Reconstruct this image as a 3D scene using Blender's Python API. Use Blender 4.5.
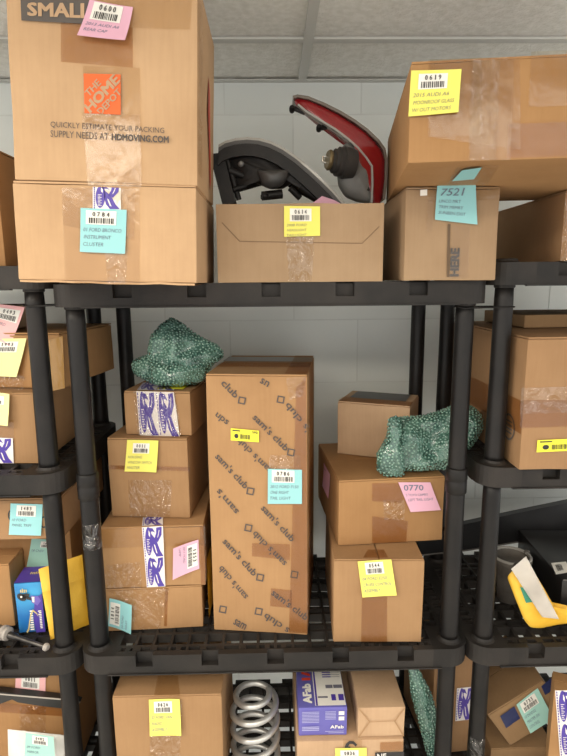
import bpy, bmesh, math, random
import numpy as np
from mathutils import Matrix, Vector, Euler, noise
for o in list(bpy.data.objects): bpy.data.objects.remove(o)
random.seed(4)
SC = bpy.context.scene
COL = SC.collection
R = math.radians

# ------------------------------------------------------------------ camera
W, H, FPX = 567, 756, 545.0
PITCH, YAW, ROLL = .1769, .0188, -.0085
CP = Vector((.0027, -1.1164, 1.8479))
FW = Vector((math.sin(YAW)*math.cos(PITCH), math.cos(YAW)*math.cos(PITCH), -math.sin(PITCH)))
_r = Vector((math.cos(YAW), -math.sin(YAW), 0)); _u = _r.cross(FW)
RT = _r*math.cos(ROLL)+_u*math.sin(ROLL); UP = _u*math.cos(ROLL)-_r*math.sin(ROLL)
cam = bpy.data.cameras.new('camera'); camo = bpy.data.objects.new('camera', cam); COL.objects.link(camo)
cam.sensor_fit = 'VERTICAL'; cam.sensor_height = 36; cam.lens = FPX/H*36; cam.clip_start = .02
camo.matrix_world = Matrix(((RT.x, UP.x, -FW.x, CP.x), (RT.y, UP.y, -FW.y, CP.y), (RT.z, UP.z, -FW.z, CP.z), (0, 0, 0, 1)))
SC.camera = camo

# ------------------------------------------------------------------ world, lamps, exposure
wd = bpy.data.worlds.new('world'); SC.world = wd; wd.use_nodes = True
bgn = wd.node_tree.nodes['Background']; bgn.inputs[0].default_value = (1, .97, .93, 1); bgn.inputs[1].default_value = 1.62
SC.view_settings.view_transform = 'Standard'; SC.view_settings.look = 'None'
SC.view_settings.gamma = 1; SC.view_settings.use_curve_mapping = False
SC.view_settings.exposure = 0.0
CEIL = 2.427
LAMPS = [(-1.74, -1.2, 40), (-.52, -1.81, 26), (.70, -1.81, 6)]      # ceiling troffers: x, y, watts
LAMP_COL = (1, .90, .76)

def tag(o, label=None, cat=None, group=None, kind=None):
    if label: o['label'] = label
    if cat: o['category'] = cat
    if group: o['group'] = group
    if kind: o['kind'] = kind
    return o

# ------------------------------------------------------------------ pixel -> place
def ray(x, y): return FW+RT*((x-W/2)/FPX)-UP*((y-H/2)/FPX)
def hz(x, y, z):
    d = ray(x, y); return CP+d*((z-CP.z)/d.z)
def hy(x, y, Y):
    d = ray(x, y); return CP+d*((Y-CP.y)/d.y)

# ------------------------------------------------------------------ materials
MATS = {}
def nmat(name, base, rough=.6, metal=0., build=None, **kw):
    if name in MATS: return MATS[name]
    m = bpy.data.materials.new(name); m.use_nodes = True
    nt = m.node_tree; b = nt.nodes['Principled BSDF']
    b.inputs['Base Color'].default_value = (*base, 1); b.inputs['Roughness'].default_value = rough; b.inputs['Metallic'].default_value = metal
    for k, v in kw.items(): b.inputs[k.replace('_', ' ')].default_value = v
    if build: build(nt, b)
    MATS[name] = m; return m
def N(nt, t, **kw):
    n = nt.nodes.new(t)
    for k, v in kw.items():
        if k in n.inputs: n.inputs[k].default_value = v
        else: setattr(n, k, v)
    return n
def ocoord(nt, offset=True):
    tc = N(nt, 'ShaderNodeTexCoord')
    if not offset: return tc.outputs['Object']
    oi = N(nt, 'ShaderNodeObjectInfo'); mu = N(nt, 'ShaderNodeMath', operation='MULTIPLY'); mu.inputs[1].default_value = 37.
    nt.links.new(oi.outputs['Random'], mu.inputs[0])
    ad = N(nt, 'ShaderNodeVectorMath', operation='ADD')
    nt.links.new(tc.outputs['Object'], ad.inputs[0]); nt.links.new(mu.outputs[0], ad.inputs[1])
    return ad.outputs[0]
def noisy(c0, c1, scale=6., detail=4., bump=0., bscale=None, dist=.002, stretch=None, lo=.35, hi=.65):
    def f(nt, b):
        co = ocoord(nt)
        if stretch:
            mp = N(nt, 'ShaderNodeMapping'); mp.inputs['Scale'].default_value = stretch
            nt.links.new(co, mp.inputs[0]); cs = mp.outputs[0]
        else: cs = co
        n = N(nt, 'ShaderNodeTexNoise'); n.inputs['Scale'].default_value = scale; n.inputs['Detail'].default_value = detail
        nt.links.new(cs, n.inputs['Vector'])
        r = N(nt, 'ShaderNodeValToRGB'); r.color_ramp.elements[0].position = lo; r.color_ramp.elements[1].position = hi
        r.color_ramp.elements[0].color = (*c0, 1); r.color_ramp.elements[1].color = (*c1, 1)
        nt.links.new(n.outputs[0], r.inputs[0]); nt.links.new(r.outputs[0], b.inputs['Base Color'])
        if bump:
            n2 = N(nt, 'ShaderNodeTexNoise'); n2.inputs['Scale'].default_value = bscale or scale*8; n2.inputs['Detail'].default_value = 3
            nt.links.new(cs, n2.inputs['Vector'])
            bp = N(nt, 'ShaderNodeBump'); bp.inputs['Strength'].default_value = bump; bp.inputs['Distance'].default_value = dist
            nt.links.new(n2.outputs[0], bp.inputs['Height']); nt.links.new(bp.outputs[0], b.inputs['Normal'])
    return f
def cardboard(i, c):
    def f(nt, b):
        co = ocoord(nt)
        n = N(nt, 'ShaderNodeTexNoise'); n.inputs['Scale'].default_value = 7; n.inputs['Detail'].default_value = 6; n.inputs['Roughness'].default_value = .6
        nt.links.new(co, n.inputs['Vector'])
        mp = N(nt, 'ShaderNodeMapping'); mp.inputs['Scale'].default_value = (1, 1, .06); nt.links.new(co, mp.inputs[0])
        fl = N(nt, 'ShaderNodeTexNoise'); fl.inputs['Scale'].default_value = 170; fl.inputs['Detail'].default_value = 2
        nt.links.new(mp.outputs[0], fl.inputs['Vector'])
        mx = N(nt, 'ShaderNodeMix', data_type='FLOAT'); mx.inputs[0].default_value = .22
        nt.links.new(n.outputs[0], mx.inputs[2]); nt.links.new(fl.outputs[0], mx.inputs[3])
        r = N(nt, 'ShaderNodeValToRGB'); r.color_ramp.elements[0].position = .3; r.color_ramp.elements[1].position = .7
        r.color_ramp.elements[0].color = (c[0]*.86, c[1]*.83, c[2]*.80, 1); r.color_ramp.elements[1].color = (min(1, c[0]*1.07), c[1]*1.07, c[2]*1.07, 1)
        nt.links.new(mx.outputs[0], r.inputs[0]); nt.links.new(r.outputs[0], b.inputs['Base Color'])
        bp = N(nt, 'ShaderNodeBump'); bp.inputs['Strength'].default_value = .12; bp.inputs['Distance'].default_value = .002
        nt.links.new(mx.outputs[0], bp.inputs['Height']); nt.links.new(bp.outputs[0], b.inputs['Normal'])
    return nmat('cardboard_%d' % i, c, .78, build=f, Specular_IOR_Level=.3)
CB = [cardboard(0, (.53, .345, .195)), cardboard(1, (.345, .203, .098)), cardboard(2, (.375, .208, .088)), cardboard(3, (.34, .20, .10)), cardboard(4, (.52, .35, .215)), cardboard(5, (.29, .18, .09)), cardboard(6, (.395, .230, .108)), cardboard(7, (.36, .245, .145))]
KRAFT_EDGE = nmat('cut_cardboard_edge', (.40, .24, .12), .9)
def wrinkle(nt, b, scale=45, s=.5):
    co = ocoord(nt)
    mp = N(nt, 'ShaderNodeMapping'); mp.inputs['Rotation'].default_value = (.3, .5, .7); mp.inputs['Scale'].default_value = (1, .4, .6); nt.links.new(co, mp.inputs[0])
    n = N(nt, 'ShaderNodeTexNoise'); n.inputs['Scale'].default_value = scale; n.inputs['Detail'].default_value = 3; n.inputs['Distortion'].default_value = 1.2
    nt.links.new(mp.outputs[0], n.inputs['Vector'])
    bp = N(nt, 'ShaderNodeBump'); bp.inputs['Strength'].default_value = s; bp.inputs['Distance'].default_value = .004
    nt.links.new(n.outputs[0], bp.inputs['Height']); nt.links.new(bp.outputs[0], b.inputs['Normal'])
def film(name, tint, gloss, rough, scale, s, dist):
    m = bpy.data.materials.new(name); m.use_nodes = True; nt = m.node_tree
    nt.nodes.remove(nt.nodes['Principled BSDF']); out = nt.nodes['Material Output']
    tr = N(nt, 'ShaderNodeBsdfTransparent'); tr.inputs[0].default_value = (*tint, 1)
    gl = N(nt, 'ShaderNodeBsdfGlossy'); gl.inputs[0].default_value = (1, 1, 1, 1); gl.inputs['Roughness'].default_value = rough
    co = ocoord(nt); mp = N(nt, 'ShaderNodeMapping'); mp.inputs['Rotation'].default_value = (.3, .5, .7); mp.inputs['Scale'].default_value = (1, .4, .6); nt.links.new(co, mp.inputs[0])
    n = N(nt, 'ShaderNodeTexNoise'); n.inputs['Scale'].default_value = scale; n.inputs['Detail'].default_value = 3; n.inputs['Distortion'].default_value = 1.2; nt.links.new(mp.outputs[0], n.inputs['Vector'])
    bp = N(nt, 'ShaderNodeBump'); bp.inputs['Strength'].default_value = s; bp.inputs['Distance'].default_value = dist
    nt.links.new(n.outputs[0], bp.inputs['Height']); nt.links.new(bp.outputs[0], gl.inputs['Normal'])
    mx = N(nt, 'ShaderNodeMixShader'); mx.inputs[0].default_value = gloss
    nt.links.new(tr.outputs[0], mx.inputs[1]); nt.links.new(gl.outputs[0], mx.inputs[2]); nt.links.new(mx.outputs[0], out.inputs[0])
    MATS[name] = m; return m
TAPE = film('clear_packing_tape', (.90, .85, .76), .045, .2, 18, .5, .006)
TAPE_B = film('brown_packing_tape', (.80, .68, .55), .05, .25, 18, .5, .006)
TAPE_CRINKLE = film('crinkled_clear_tape', (.95, .93, .9), .09, .1, 42, 1., .03)
TAPE_W = nmat('white_printed_tape', (.78, .74, .72), .35, build=lambda nt, b: wrinkle(nt, b, 30, .25))
PURPLE = nmat('purple_ink', (.075, .045, .33), .4)
BLACK_INK = nmat('black_ink', (.03, .028, .028), .6)
GREY_INK = nmat('grey_box_ink', (.10, .085, .075), .7)
PEN = nmat('ballpoint_ink', (.16, .20, .26), .7)
PENCIL_PEN = nmat('dark_pen_ink', (.25, .24, .16), .7)
LABEL_W = nmat('white_label_paper', (.82, .80, .74), .6)
PAPER = {'pink': nmat('pink_note_paper', (.74, .42, .54), .75), 'rose': nmat('rose_note_paper', (.86, .47, .47), .75), 'blue': nmat('blue_note_paper', (.29, .60, .62), .75),
         'mint': nmat('mint_note_paper', (.34, .60, .53), .75), 'yellow': nmat('yellow_note_paper', (.80, .75, .15), .75), 'cream': nmat('pale_yellow_note_paper', (.80, .75, .34), .75),
         'label': nmat('bright_yellow_label', (.86, .82, .05), .45)}
PLASTIC = nmat('black_plastic', (.03, .028, .026), .55, Specular_IOR_Level=.3, build=noisy((.013, .0118, .011), (.029, .0245, .0215), 9, 6, .25, 260, .0012))
POSTM = nmat('black_post_plastic', (.02, .02, .02), .45, Specular_IOR_Level=.3, build=noisy((.006, .0055, .0055), (.013, .011, .010), 12, 5, .2, 300, .001))
BUBBLE = None
def bubble(nt, b):
    co = ocoord(nt, False)
    vo = N(nt, 'ShaderNodeTexVoronoi'); vo.inputs['Scale'].default_value = 150; nt.links.new(co, vo.inputs['Vector'])
    n = N(nt, 'ShaderNodeTexNoise'); n.inputs['Scale'].default_value = 22; n.inputs['Detail'].default_value = 4; nt.links.new(co, n.inputs['Vector'])
    r = N(nt, 'ShaderNodeValToRGB'); r.color_ramp.elements[0].position = .35; r.color_ramp.elements[1].position = .68
    r.color_ramp.elements[0].color = (.03, .085, .07, 1); r.color_ramp.elements[1].color = (.11, .23, .18, 1)
    nt.links.new(n.outputs[0], r.inputs[0]); nt.links.new(r.outputs[0], b.inputs['Base Color'])
    mr = N(nt, 'ShaderNodeMapRange'); mr.inputs['From Max'].default_value = .6; mr.inputs['To Min'].default_value = 1; mr.inputs['To Max'].default_value = 0
    nt.links.new(vo.outputs['Distance'], mr.inputs[0])
    bp = N(nt, 'ShaderNodeBump'); bp.inputs['Strength'].default_value = .6; bp.inputs['Distance'].default_value = .004
    nt.links.new(mr.outputs[0], bp.inputs['Height'])
    bp2 = N(nt, 'ShaderNodeBump'); bp2.inputs['Strength'].default_value = .8; bp2.inputs['Distance'].default_value = .03
    nt.links.new(n.outputs[0], bp2.inputs['Height']); nt.links.new(bp.outputs[0], bp2.inputs['Normal'])
    nt.links.new(bp2.outputs[0], b.inputs['Normal'])
BUBBLE = nmat('green_bubble_wrap', (.12, .27, .2), .2, build=bubble, Coat_Weight=1., Coat_Roughness=.08)

DOME = nmat('green_bubbles', (.17, .33, .26), .12, Coat_Weight=1., Coat_Roughness=.06, build=noisy((.05, .14, .115), (.22, .38, .30), 18, 4))
# ------------------------------------------------------------------ mesh helpers
class MB:
    def __init__(s): s.v = []; s.f = []; s.m = []
    def add(s, vs, fs, m=0):
        k = len(s.v); s.v += [tuple(p) for p in vs]; s.f += [tuple(i+k for i in f) for f in fs]; s.m += [m]*len(fs); return s
    def box(s, x0, x1, y0, y1, z0, z1, m=0):
        return s.add([(x, y, z) for z in (z0, z1) for y in (y0, y1) for x in (x0, x1)],
                     [(0, 2, 3, 1), (4, 5, 7, 6), (0, 1, 5, 4), (2, 6, 7, 3), (0, 4, 6, 2), (1, 3, 7, 5)], m)
    def prism(s, poly, z0, z1, m=0):
        n = len(poly); vs = [(x, y, z0) for x, y in poly]+[(x, y, z1) for x, y in poly]
        return s.add(vs, [tuple(range(n-1, -1, -1)), tuple(range(n, 2*n))]+[(i, (i+1) % n, n+(i+1) % n, n+i) for i in range(n)], m)
    def tube(s, path, r, n=8, m=0, closed=False, cap=True):
        P = [Vector(p) for p in path]; L = len(P); rs = r if isinstance(r, (list, tuple)) else [r]*L
        vs = []; ref = None
        for i in range(L):
            a = P[(i-1) % L] if (i > 0 or closed) else P[0]; b = P[(i+1) % L] if (i < L-1 or closed) else P[-1]
            t = (b-a).normalized()
            if ref is None: ref = t.orthogonal().normalized()
            ref = (ref-t*ref.dot(t)).normalized(); w = t.cross(ref)
            vs += [P[i]+(ref*math.cos(2*math.pi*k/n)+w*math.sin(2*math.pi*k/n))*rs[i] for k in range(n)]
        fs = []
        for i in range(L if closed else L-1):
            j = (i+1) % L
            fs += [(i*n+k, i*n+(k+1) % n, j*n+(k+1) % n, j*n+k) for k in range(n)]
        if cap and not closed: fs += [tuple(range(n-1, -1, -1)), tuple((L-1)*n+k for k in range(n))]
        return s.add(vs, fs, m)
    def lathe(s, prof, c, n=20, m=0, mat=None):
        vs = []
        for r, z in prof: vs += [Vector((r*math.cos(2*math.pi*k/n), r*math.sin(2*math.pi*k/n), z)) for k in range(n)]
        if mat is not None: vs = [mat @ v for v in vs]
        vs = [Vector(c)+v for v in vs]
        fs = []
        for i in range(len(prof)-1): fs += [(i*n+k, i*n+(k+1) % n, (i+1)*n+(k+1) % n, (i+1)*n+k) for k in range(n)]
        fs += [tuple(range(n-1, -1, -1)), tuple((len(prof)-1)*n+k for k in range(n))]
        return s.add(vs, fs, m)
    def mesh(s, name, mats, smooth=False):
        me = bpy.data.meshes.new(name); me.from_pydata([tuple(v) for v in s.v], [], s.f)
        for m in (mats if isinstance(mats, (list, tuple)) else [mats]): me.materials.append(m)
        me.polygons.foreach_set('material_index', s.m)
        if smooth: me.polygons.foreach_set('use_smooth', [True]*len(me.polygons))
        me.update(); return me
    def build(s, name, mats, parent=None, smooth=False):
        return link(name, s.mesh(name, mats, smooth), parent)
def link(name, me, parent=None):
    o = bpy.data.objects.new(name, me); COL.objects.link(o)
    if parent: o.parent = parent
    return o
def empty(name, loc=(0, 0, 0), rot=(0, 0, 0)):
    o = bpy.data.objects.new(name, None); COL.objects.link(o); o.empty_display_size = .05
    o.location = loc; o.rotation_euler = rot; return o
def fix_normals(me):
    b = bmesh.new(); b.from_mesh(me); bmesh.ops.recalc_face_normals(b, faces=b.faces); b.to_mesh(me); b.free()
def auto_smooth(o, deg=40):
    me = o.data
    me.polygons.foreach_set('use_smooth', [True]*len(me.polygons))
    b = bmesh.new(); b.from_mesh(me)
    for e in b.edges: e.smooth = len(e.link_faces) == 2 and e.calc_face_angle(0) < R(deg)
    b.to_mesh(me); b.free()
_TX = {}
def text2d(s, off=.0, shear=0.):
    key = (s, off, shear)
    if key in _TX: return _TX[key]
    c = bpy.data.curves.new('txt', 'FONT'); c.body = s; c.size = 1; c.resolution_u = 2; c.offset = off; c.shear = shear
    o = bpy.data.objects.new('txt', c); COL.objects.link(o)
    dg = bpy.context.evaluated_depsgraph_get(); me = o.evaluated_get(dg).to_mesh()
    vs = [(v.co.x, v.co.y) for v in me.vertices]; fs = [tuple(p.vertices) for p in me.polygons]
    o.evaluated_get(dg).to_mesh_clear(); bpy.data.objects.remove(o); bpy.data.curves.remove(c)
    if not vs: vs = [(0, 0)]
    x0 = min(v[0] for v in vs); x1 = max(v[0] for v in vs); y0 = min(v[1] for v in vs); y1 = max(v[1] for v in vs)
    _TX[key] = ([((x-x0)/max(1e-6, x1-x0), (y1-y)/max(1e-6, y1-y0)) for x, y in vs], fs, (x1-x0)/max(1e-6, y1-y0))
    return _TX[key]

# ------------------------------------------------------------------ cartons and what sticks to them
class Carton:
    """local frame: origin bottom centre, front at y=-d/2"""
    def __init__(s, root, w, d, h): s.root = root; s.w = w; s.d = d; s.h = h; s.M = root.matrix_basis.copy() if root else Matrix(); s.Mi = s.M.inverted()
    def plane(s, f):
        return {'F': (Vector((0, -s.d/2, 0)), Vector((0, -1, 0))), 'L': (Vector((-s.w/2, 0, 0)), Vector((-1, 0, 0))), 'R': (Vector((s.w/2, 0, 0)), Vector((1, 0, 0))),
                'T': (Vector((0, 0, s.h)), Vector((0, 0, 1))), 'B': (Vector((0, 0, 0)), Vector((0, 0, -1)))}[f]
    def px(s, f, x, y):
        p, n = s.plane(f); o = s.Mi @ CP; d = (s.Mi.to_3x3() @ ray(x, y)); return o+d*((p-o).dot(n)/d.dot(n))
    def quad(s, f, q): return [s.px(f, *a) for a in q]
    def rect(s, f, x0, x1, v0, v1):
        """F: x0..x1 from the left, v0..v1 from the bottom, metres; T: v from the front; L/R: x from the front"""
        if f == 'F': return [Vector((-s.w/2+x, -s.d/2, v)) for x, v in ((x0, v1), (x1, v1), (x1, v0), (x0, v0))]
        if f == 'T': return [Vector((-s.w/2+x, -s.d/2+v, s.h)) for x, v in ((x0, v1), (x1, v1), (x1, v0), (x0, v0))]
        if f == 'R': return [Vector((s.w/2, -s.d/2+x, v)) for x, v in ((x0, v1), (x1, v1), (x1, v0), (x0, v0))]
        if f == 'L': return [Vector((-s.w/2, -s.d/2+x, v)) for x, v in ((x1, v1), (x0, v1), (x0, v0), (x1, v0))]
def bil(q, s, t): return (q[0]*(1-s)+q[1]*s)*(1-t)+(q[3]*(1-s)+q[2]*s)*t
def grid(mb, fn, n, k, m=0, s0=0, s1=1, t0=0, t1=1):
    vs = [fn(s0+(s1-s0)*i/n, t0+(t1-t0)*j/k) for j in range(k+1) for i in range(n+1)]
    mb.add(vs, [(j*(n+1)+i, (j+1)*(n+1)+i, (j+1)*(n+1)+i+1, j*(n+1)+i+1) for j in range(k) for i in range(n)], m)
def poly(mb, fn, pts, m=0): mb.add([fn(*p) for p in pts], [tuple(range(len(pts)))], m)
def txt(mb, fn, s, x0, x1, y0, y1, m=0, off=0., shear=0., rot=0):
    """off > 0 gives a bold: the word is printed again a little to each side"""
    vs, fs, asp = text2d(s, 0., shear)
    k = off/max(asp, .2); e = 1e-3
    o_ = fn((x0+x1)/2, (y0+y1)/2); nn = -((fn((x0+x1)/2+e, (y0+y1)/2)-o_).cross(fn((x0+x1)/2, (y0+y1)/2+e)-o_)).normalized()
    for ii, (dx, dy) in enumerate(((0, 0),) if off <= 0 else ((-k, -off*.7), (k, -off*.7), (-k, off*.7), (k, off*.7))):
        lift = nn*(.00025*ii)
        mb.add([fn(x0+(x1-x0)*(u*(1-2*k)+k+dx), y0+(y1-y0)*(v*(1-1.4*off)+.7*off+dy))+lift for u, v in vs], fs, m)
def scribble(mb, fn, x0, x1, y0, y1, n, m=0, seed=1):
    """unreadable small print: strokes of uneven height"""
    rnd = random.Random(seed)
    for i in range(n):
        a = x0+(x1-x0)*i/n; b2 = a+(x1-x0)/n*.6; t = y0+(y1-y0)*rnd.choice((0, .25, .3))
        poly(mb, fn, [(a, t), (b2, t), (b2, y1), (a, y1)], m)

def tape(c, f, q, mat=None, eps=.0012, name='packing_tape', label=None):
    q = c.quad(f, q) if not isinstance(q[0], Vector) else q
    nrm = c.plane(f)[1]; sd = random.random()*50
    mb = MB(); grid(mb, lambda s, t: bil(q, s, t)+nrm*(eps+.0006*noise.noise((s*5+sd, t*5, 1))), 8, 8)
    o = mb.build(name, mat or TAPE, c.root, True)
    if label: o['label'] = label
    return o
def barcode(mb, fn, x0, x1, y0, y1, m, seed=0):
    rnd = random.Random(seed); x = x0
    while x < x1-.02*(x1-x0):
        w = (x1-x0)*rnd.choice((.022, .035, .05)); poly(mb, fn, [(x, y0), (min(x1, x+w), y0), (min(x1, x+w), y1), (x, y1)], m)
        x += w+(x1-x0)*rnd.choice((.02, .03, .045))
def note(c, f, q, col, code=None, lines=(), curl=(0, .004, 0, 0), label_at=(.12, .78, .05, .36), eps=.0022, pen=None, lab=None, big=None, head=0.):
    """q: the note's own TL, TR, BR, BL. curl: lift at left, bottom, right, top edges (m)"""
    q = c.quad(f, q) if not isinstance(q[0], Vector) else q
    nrm = c.plane(f)[1]; cl, cb, cr, ct = curl
    def S(e=0):
        return lambda s, t: bil(q, s, t)+nrm*(eps+e+cl*max(0, 1-s*1.6)**2+cr*max(0, (s-.375)*1.6)**2+cb*t*t+ct*max(0, 1-t*1.6)**2)
    mb = MB(); grid(mb, S(), 8, 8, 0)
    y = label_at[3]+.08 if code else .14
    if big: txt(mb, S(.0006), big, .1, .72, .09, .29, 1, .006, .25); y = .40
    for i, l in enumerate(lines):
        hgt = .085; wl = min(.84, .055*len(l)+.06)
        txt(mb, S(.0006), l, .07+.01*(i % 2), .07+wl, y, y+hgt, 1, .0, .2); y += .165
    o = mb.build('sticky_note', [PAPER[col], pen or PEN], c.root, True)
    if lab: o['label'] = lab
    if code:
        a, b, u, v = label_at; mb = MB()
        grid(mb, S(.0007), 4, 3, 0, a, b, u, v)
        fn = S(.0014); w = b-a; hh = v-u
        for i, ch in enumerate(code):
            x = a+w*(.22+.155*i)+(w*.03 if ch == '1' else 0); txt(mb, fn, ch, x, x+w*(.035 if ch == '1' else .09), u+hh*.1, u+hh*.42, 1, .02)
        barcode(mb, fn, a+w*.1, a+w*.92, u+hh*.52, u+hh*.92, 1, sum(map(ord, code)))
        mb.build('barcode_label', [LABEL_W, BLACK_INK], o)
    return o
def prints(c, f, mat, fill, name='printed_lettering', eps=.0009, mats=None):
    """fill(mb, fnq) where fnq(pxquad) gives a unit-square mapper on the face"""
    nrm = c.plane(f)[1]; mb = MB()
    def fq(q, e=0):
        q = c.quad(f, q) if not isinstance(q[0], Vector) else q
        return lambda s, t: bil(q, s, t)+nrm*(eps+e)
    fill(mb, fq)
    return mb.build(name, mats or mat, c.root)
def ell(cx, cy, rx, ry, a=0, n=14, a0=0, a1=360):
    return [(cx+rx*math.cos(R(t))*math.cos(a)-ry*math.sin(R(t))*math.sin(a), cy+rx*math.cos(R(t))*math.sin(a)+ry*math.sin(R(t))*math.cos(a)) for t in [a0+(a1-a0)*k/n for k in range(n)]]
def logo_tape(c, f, q, reps=2, cols=1, eps=.0016, phase=0.):
    """white tape printed with purple ribbons, swooshes and a column of small lettering"""
    q = c.quad(f, q) if not isinstance(q[0], Vector) else q
    nrm = c.plane(f)[1]
    S = lambda e: (lambda s, t: bil(q, s, t)+nrm*(eps+e))
    mb = MB(); grid(mb, S(0), 6, 8, 0)
    F = S(.0006); G = S(.0012)
    cl = lambda pts: [(min(1, max(0, a)), min(1, max(0, b))) for a, b in pts]
    for ci in range(cols):
        x0 = ci/cols; wx = 1/cols
        for k in range(reps):
            y0 = (k+phase)/reps; h_ = 1/reps
            P = lambda pts: cl([(x0+wx*a, y0+h_*b) for a, b in pts])
            poly(mb, F, P(ell(.28, .47, .17, .47, .04, 18)), 1)                       # upright ribbon
            poly(mb, F, P([(.30, .03), (.50, .05), (.62, .20), (.50, .16), (.40, .16)]), 1)
            poly(mb, F, P([(.42, .22), (.66, .46), (.82, .80), (.97, .98), (.62, .99), (.48, .80), (.42, .55)]), 1)   # swoosh crossing
            poly(mb, F, P([(.94, .02), (.92, .28), (.72, .52), (.56, .40), (.66, .22), (.68, .04)]), 1)
            poly(mb, G, P([(.31, .10), (.37, .20), (.36, .34), (.30, .26)]), 0)
            poly(mb, G, P([(.52, .56), (.58, .60), (.68, .88), (.62, .86)]), 0)
            poly(mb, G, P([(.80, .12), (.83, .12), (.76, .32), (.70, .38), (.76, .24)]), 0)
            up = lambda s, t: G(min(1, max(0, x0+wx*t)), min(1, max(0, y0+h_*(1-s))))
            for j in range(9): a = .14+.055*j; poly(mb, up, [(a, .19), (a+.02, .19), (a+.02, .33-.05*(j % 2)), (a, .33-.05*(j % 2))], 0)
            for j in range(12): poly(mb, F, P([(.04, .03+.08*j), (.085, .03+.08*j), (.085, .085+.08*j), (.04, .085+.08*j)]), 1)
    o = mb.build('printed_tape', [TAPE_W, PURPLE], c.root); o['label'] = 'white tape with purple print'; return o

def box_bm(w, d, h, dent=.0015, bev=.003, cuts=5, open_top=False):
    b = bmesh.new(); bmesh.ops.create_cube(b, size=1)
    bmesh.ops.subdivide_edges(b, edges=b.edges, cuts=cuts, use_grid_fill=True)
    sd = random.random()*90
    for v in b.verts:
        c = [abs(abs(x)-.5) < 1e-4 for x in v.co]; k = sum(c)
        n = Vector([(-math.copysign(1, x) if q else 0) for x, q in zip(v.co, c)])
        p = Vector((v.co.x*w, v.co.y*d, (v.co.z+.5)*h))
        a = dent*(1.2 if k == 1 else .7 if k == 2 else .5)
        v.co = p+n*(a*max(0, .5+noise.noise(p*9+Vector((sd, 0, 0)))))
    es = [e for e in b.edges if len(e.link_faces) == 2 and e.calc_face_angle(0) > 1.0]
    bmesh.ops.bevel(b, geom=es, offset=bev, segments=2, affect='EDGES', profile=.6)
    return b
def carton(label, w, d, h, anchor, rz=0, ry=0, rx=0, tone=0, seam='x', name='cardboard_box', cat='cardboard box', group=None, flaps=True, dent=.0018, droop=0., bodymat=None):
    """anchor = front-bottom-left corner"""
    e = Euler((R(rx), R(ry), R(rz))); m = e.to_matrix()
    loc = Vector(anchor)+m @ Vector((w/2, d/2, 0))
    root = empty(name, loc, e); bpy.context.view_layer.update()
    root.matrix_basis = Matrix.LocRotScale(loc, e, None)
    tag(root, label, cat, group)
    fh = .0032 if flaps else 0
    mat = bodymat or CB[tone]
    b = box_bm(w, d, h-fh, dent)
    me = bpy.data.meshes.new('body'); b.to_mesh(me); b.free(); me.materials.append(mat)
    o = link('body', me, root); auto_smooth(o, 35)
    if flaps:
        g = .0016
        for k in (0, 1):
            mb = MB()
            if seam == 'x': x0, x1 = -w/2+.002, w/2-.002; y0, y1 = ((-d/2+.002, -g) if k == 0 else (g, d/2-.002))
            else: y0, y1 = -d/2+.002, d/2-.002; x0, x1 = ((-w/2+.002, -g) if k == 0 else (g, w/2-.002))
            mb.box(x0, x1, y0, y1, h-fh, h-.0004*k)
            mb.build('top_flap', mat, root)
    if droop:
        mb = MB(); n = 10; vs = []
        for i in range(n+1):
            x = -w/2+.004+(w-.008)*i/n; dz = -droop*(.55+.45*noise.noise((i*.7, 3, 0)))
            vs += [(x, -d/2-.001, dz), (x, -d/2+.1, -.0015), (x, -d/2-.001, dz+.0035), (x, -d/2+.1, .0005)]
        fs = []
        for i in range(n):
            a, b2 = i*4, i*4+4; fs += [(a, a+1, b2+1, b2), (a+2, b2+2, b2+3, a+3), (a, b2, b2+2, a+2)]
        mb.add(vs, fs); mb.build('bottom_flap', mat, root)
    return Carton(root, w, d, h)

def pillow(outline, Y, thick, rings=7, amp=.0, nscale=14., seed=0, back=1., power=.5, dens=None, tilt=None):
    """closed surface whose silhouette is `outline` (world x,z list or vectors); bulges by thick to the front, thick*back behind"""
    n = len(outline); P = [Vector((p[0], Y if len(p) == 2 else p[1], p[-1])) for p in outline]
    c = sum(P, Vector())/n
    vs = []; fs = []
    def ringpt(p, s): return c+(p-c)*s
    lv = [math.cos(math.pi/2*k/rings) for k in range(rings)]
    def rn(p, q): return noise.noise(p*nscale+Vector((seed, seed*.3, q)))*amp
    for side in (-1, 1):
        for k, s in enumerate(lv):
            if side == 1 and k == 0: continue
            for p in P:
                q = ringpt(p, s); off = thick*(1 if side < 0 else back)*(1-s*s)**power
                q = q+Vector((0, side*off, 0)); a = rn(q, side)
                q += Vector((0, side*a*(1-s*s)**.5*1.5, a*.5*(1-s)))
                vs.append(q)
    mid = len(lv)*n
    def idx(side, k, i):
        i %= n
        if side < 0 or k == 0: return k*n+i
        return mid+(k-1)*n+i
    for side in (-1, 1):
        for k in range(rings-1):
            for i in range(n):
                a = (idx(side, k, i), idx(side, k, i+1), idx(side, k+1, i+1), idx(side, k+1, i)); fs.append(a)
        vs.append(c+Vector((0, side*thick*(1 if side < 0 else back), 0))); ci = len(vs)-1
        for i in range(n): fs.append((idx(side, rings-1, i), idx(side, rings-1, i+1), ci))
    mb = MB(); mb.add(vs, fs); return mb
def densify(pts, step):
    out = []
    for i in range(len(pts)):
        a, b = Vector(pts[i]), Vector(pts[(i+1) % len(pts)]); n = max(1, int((b-a).length/step))
        out += [a+(b-a)*k/n for k in range(n)]
    return out
def smoothloop(pts, it=2):
    P = [Vector(p) for p in pts]
    for _ in range(it): P = [P[i]*.5+(P[i-1]+P[(i+1) % len(P)])*.25 for i in range(len(P))]
    return P
def pxloop(px, Y, step=.01, sm=1): return smoothloop(densify([hy(x, y, Y) for x, y in px], step), sm)

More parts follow.
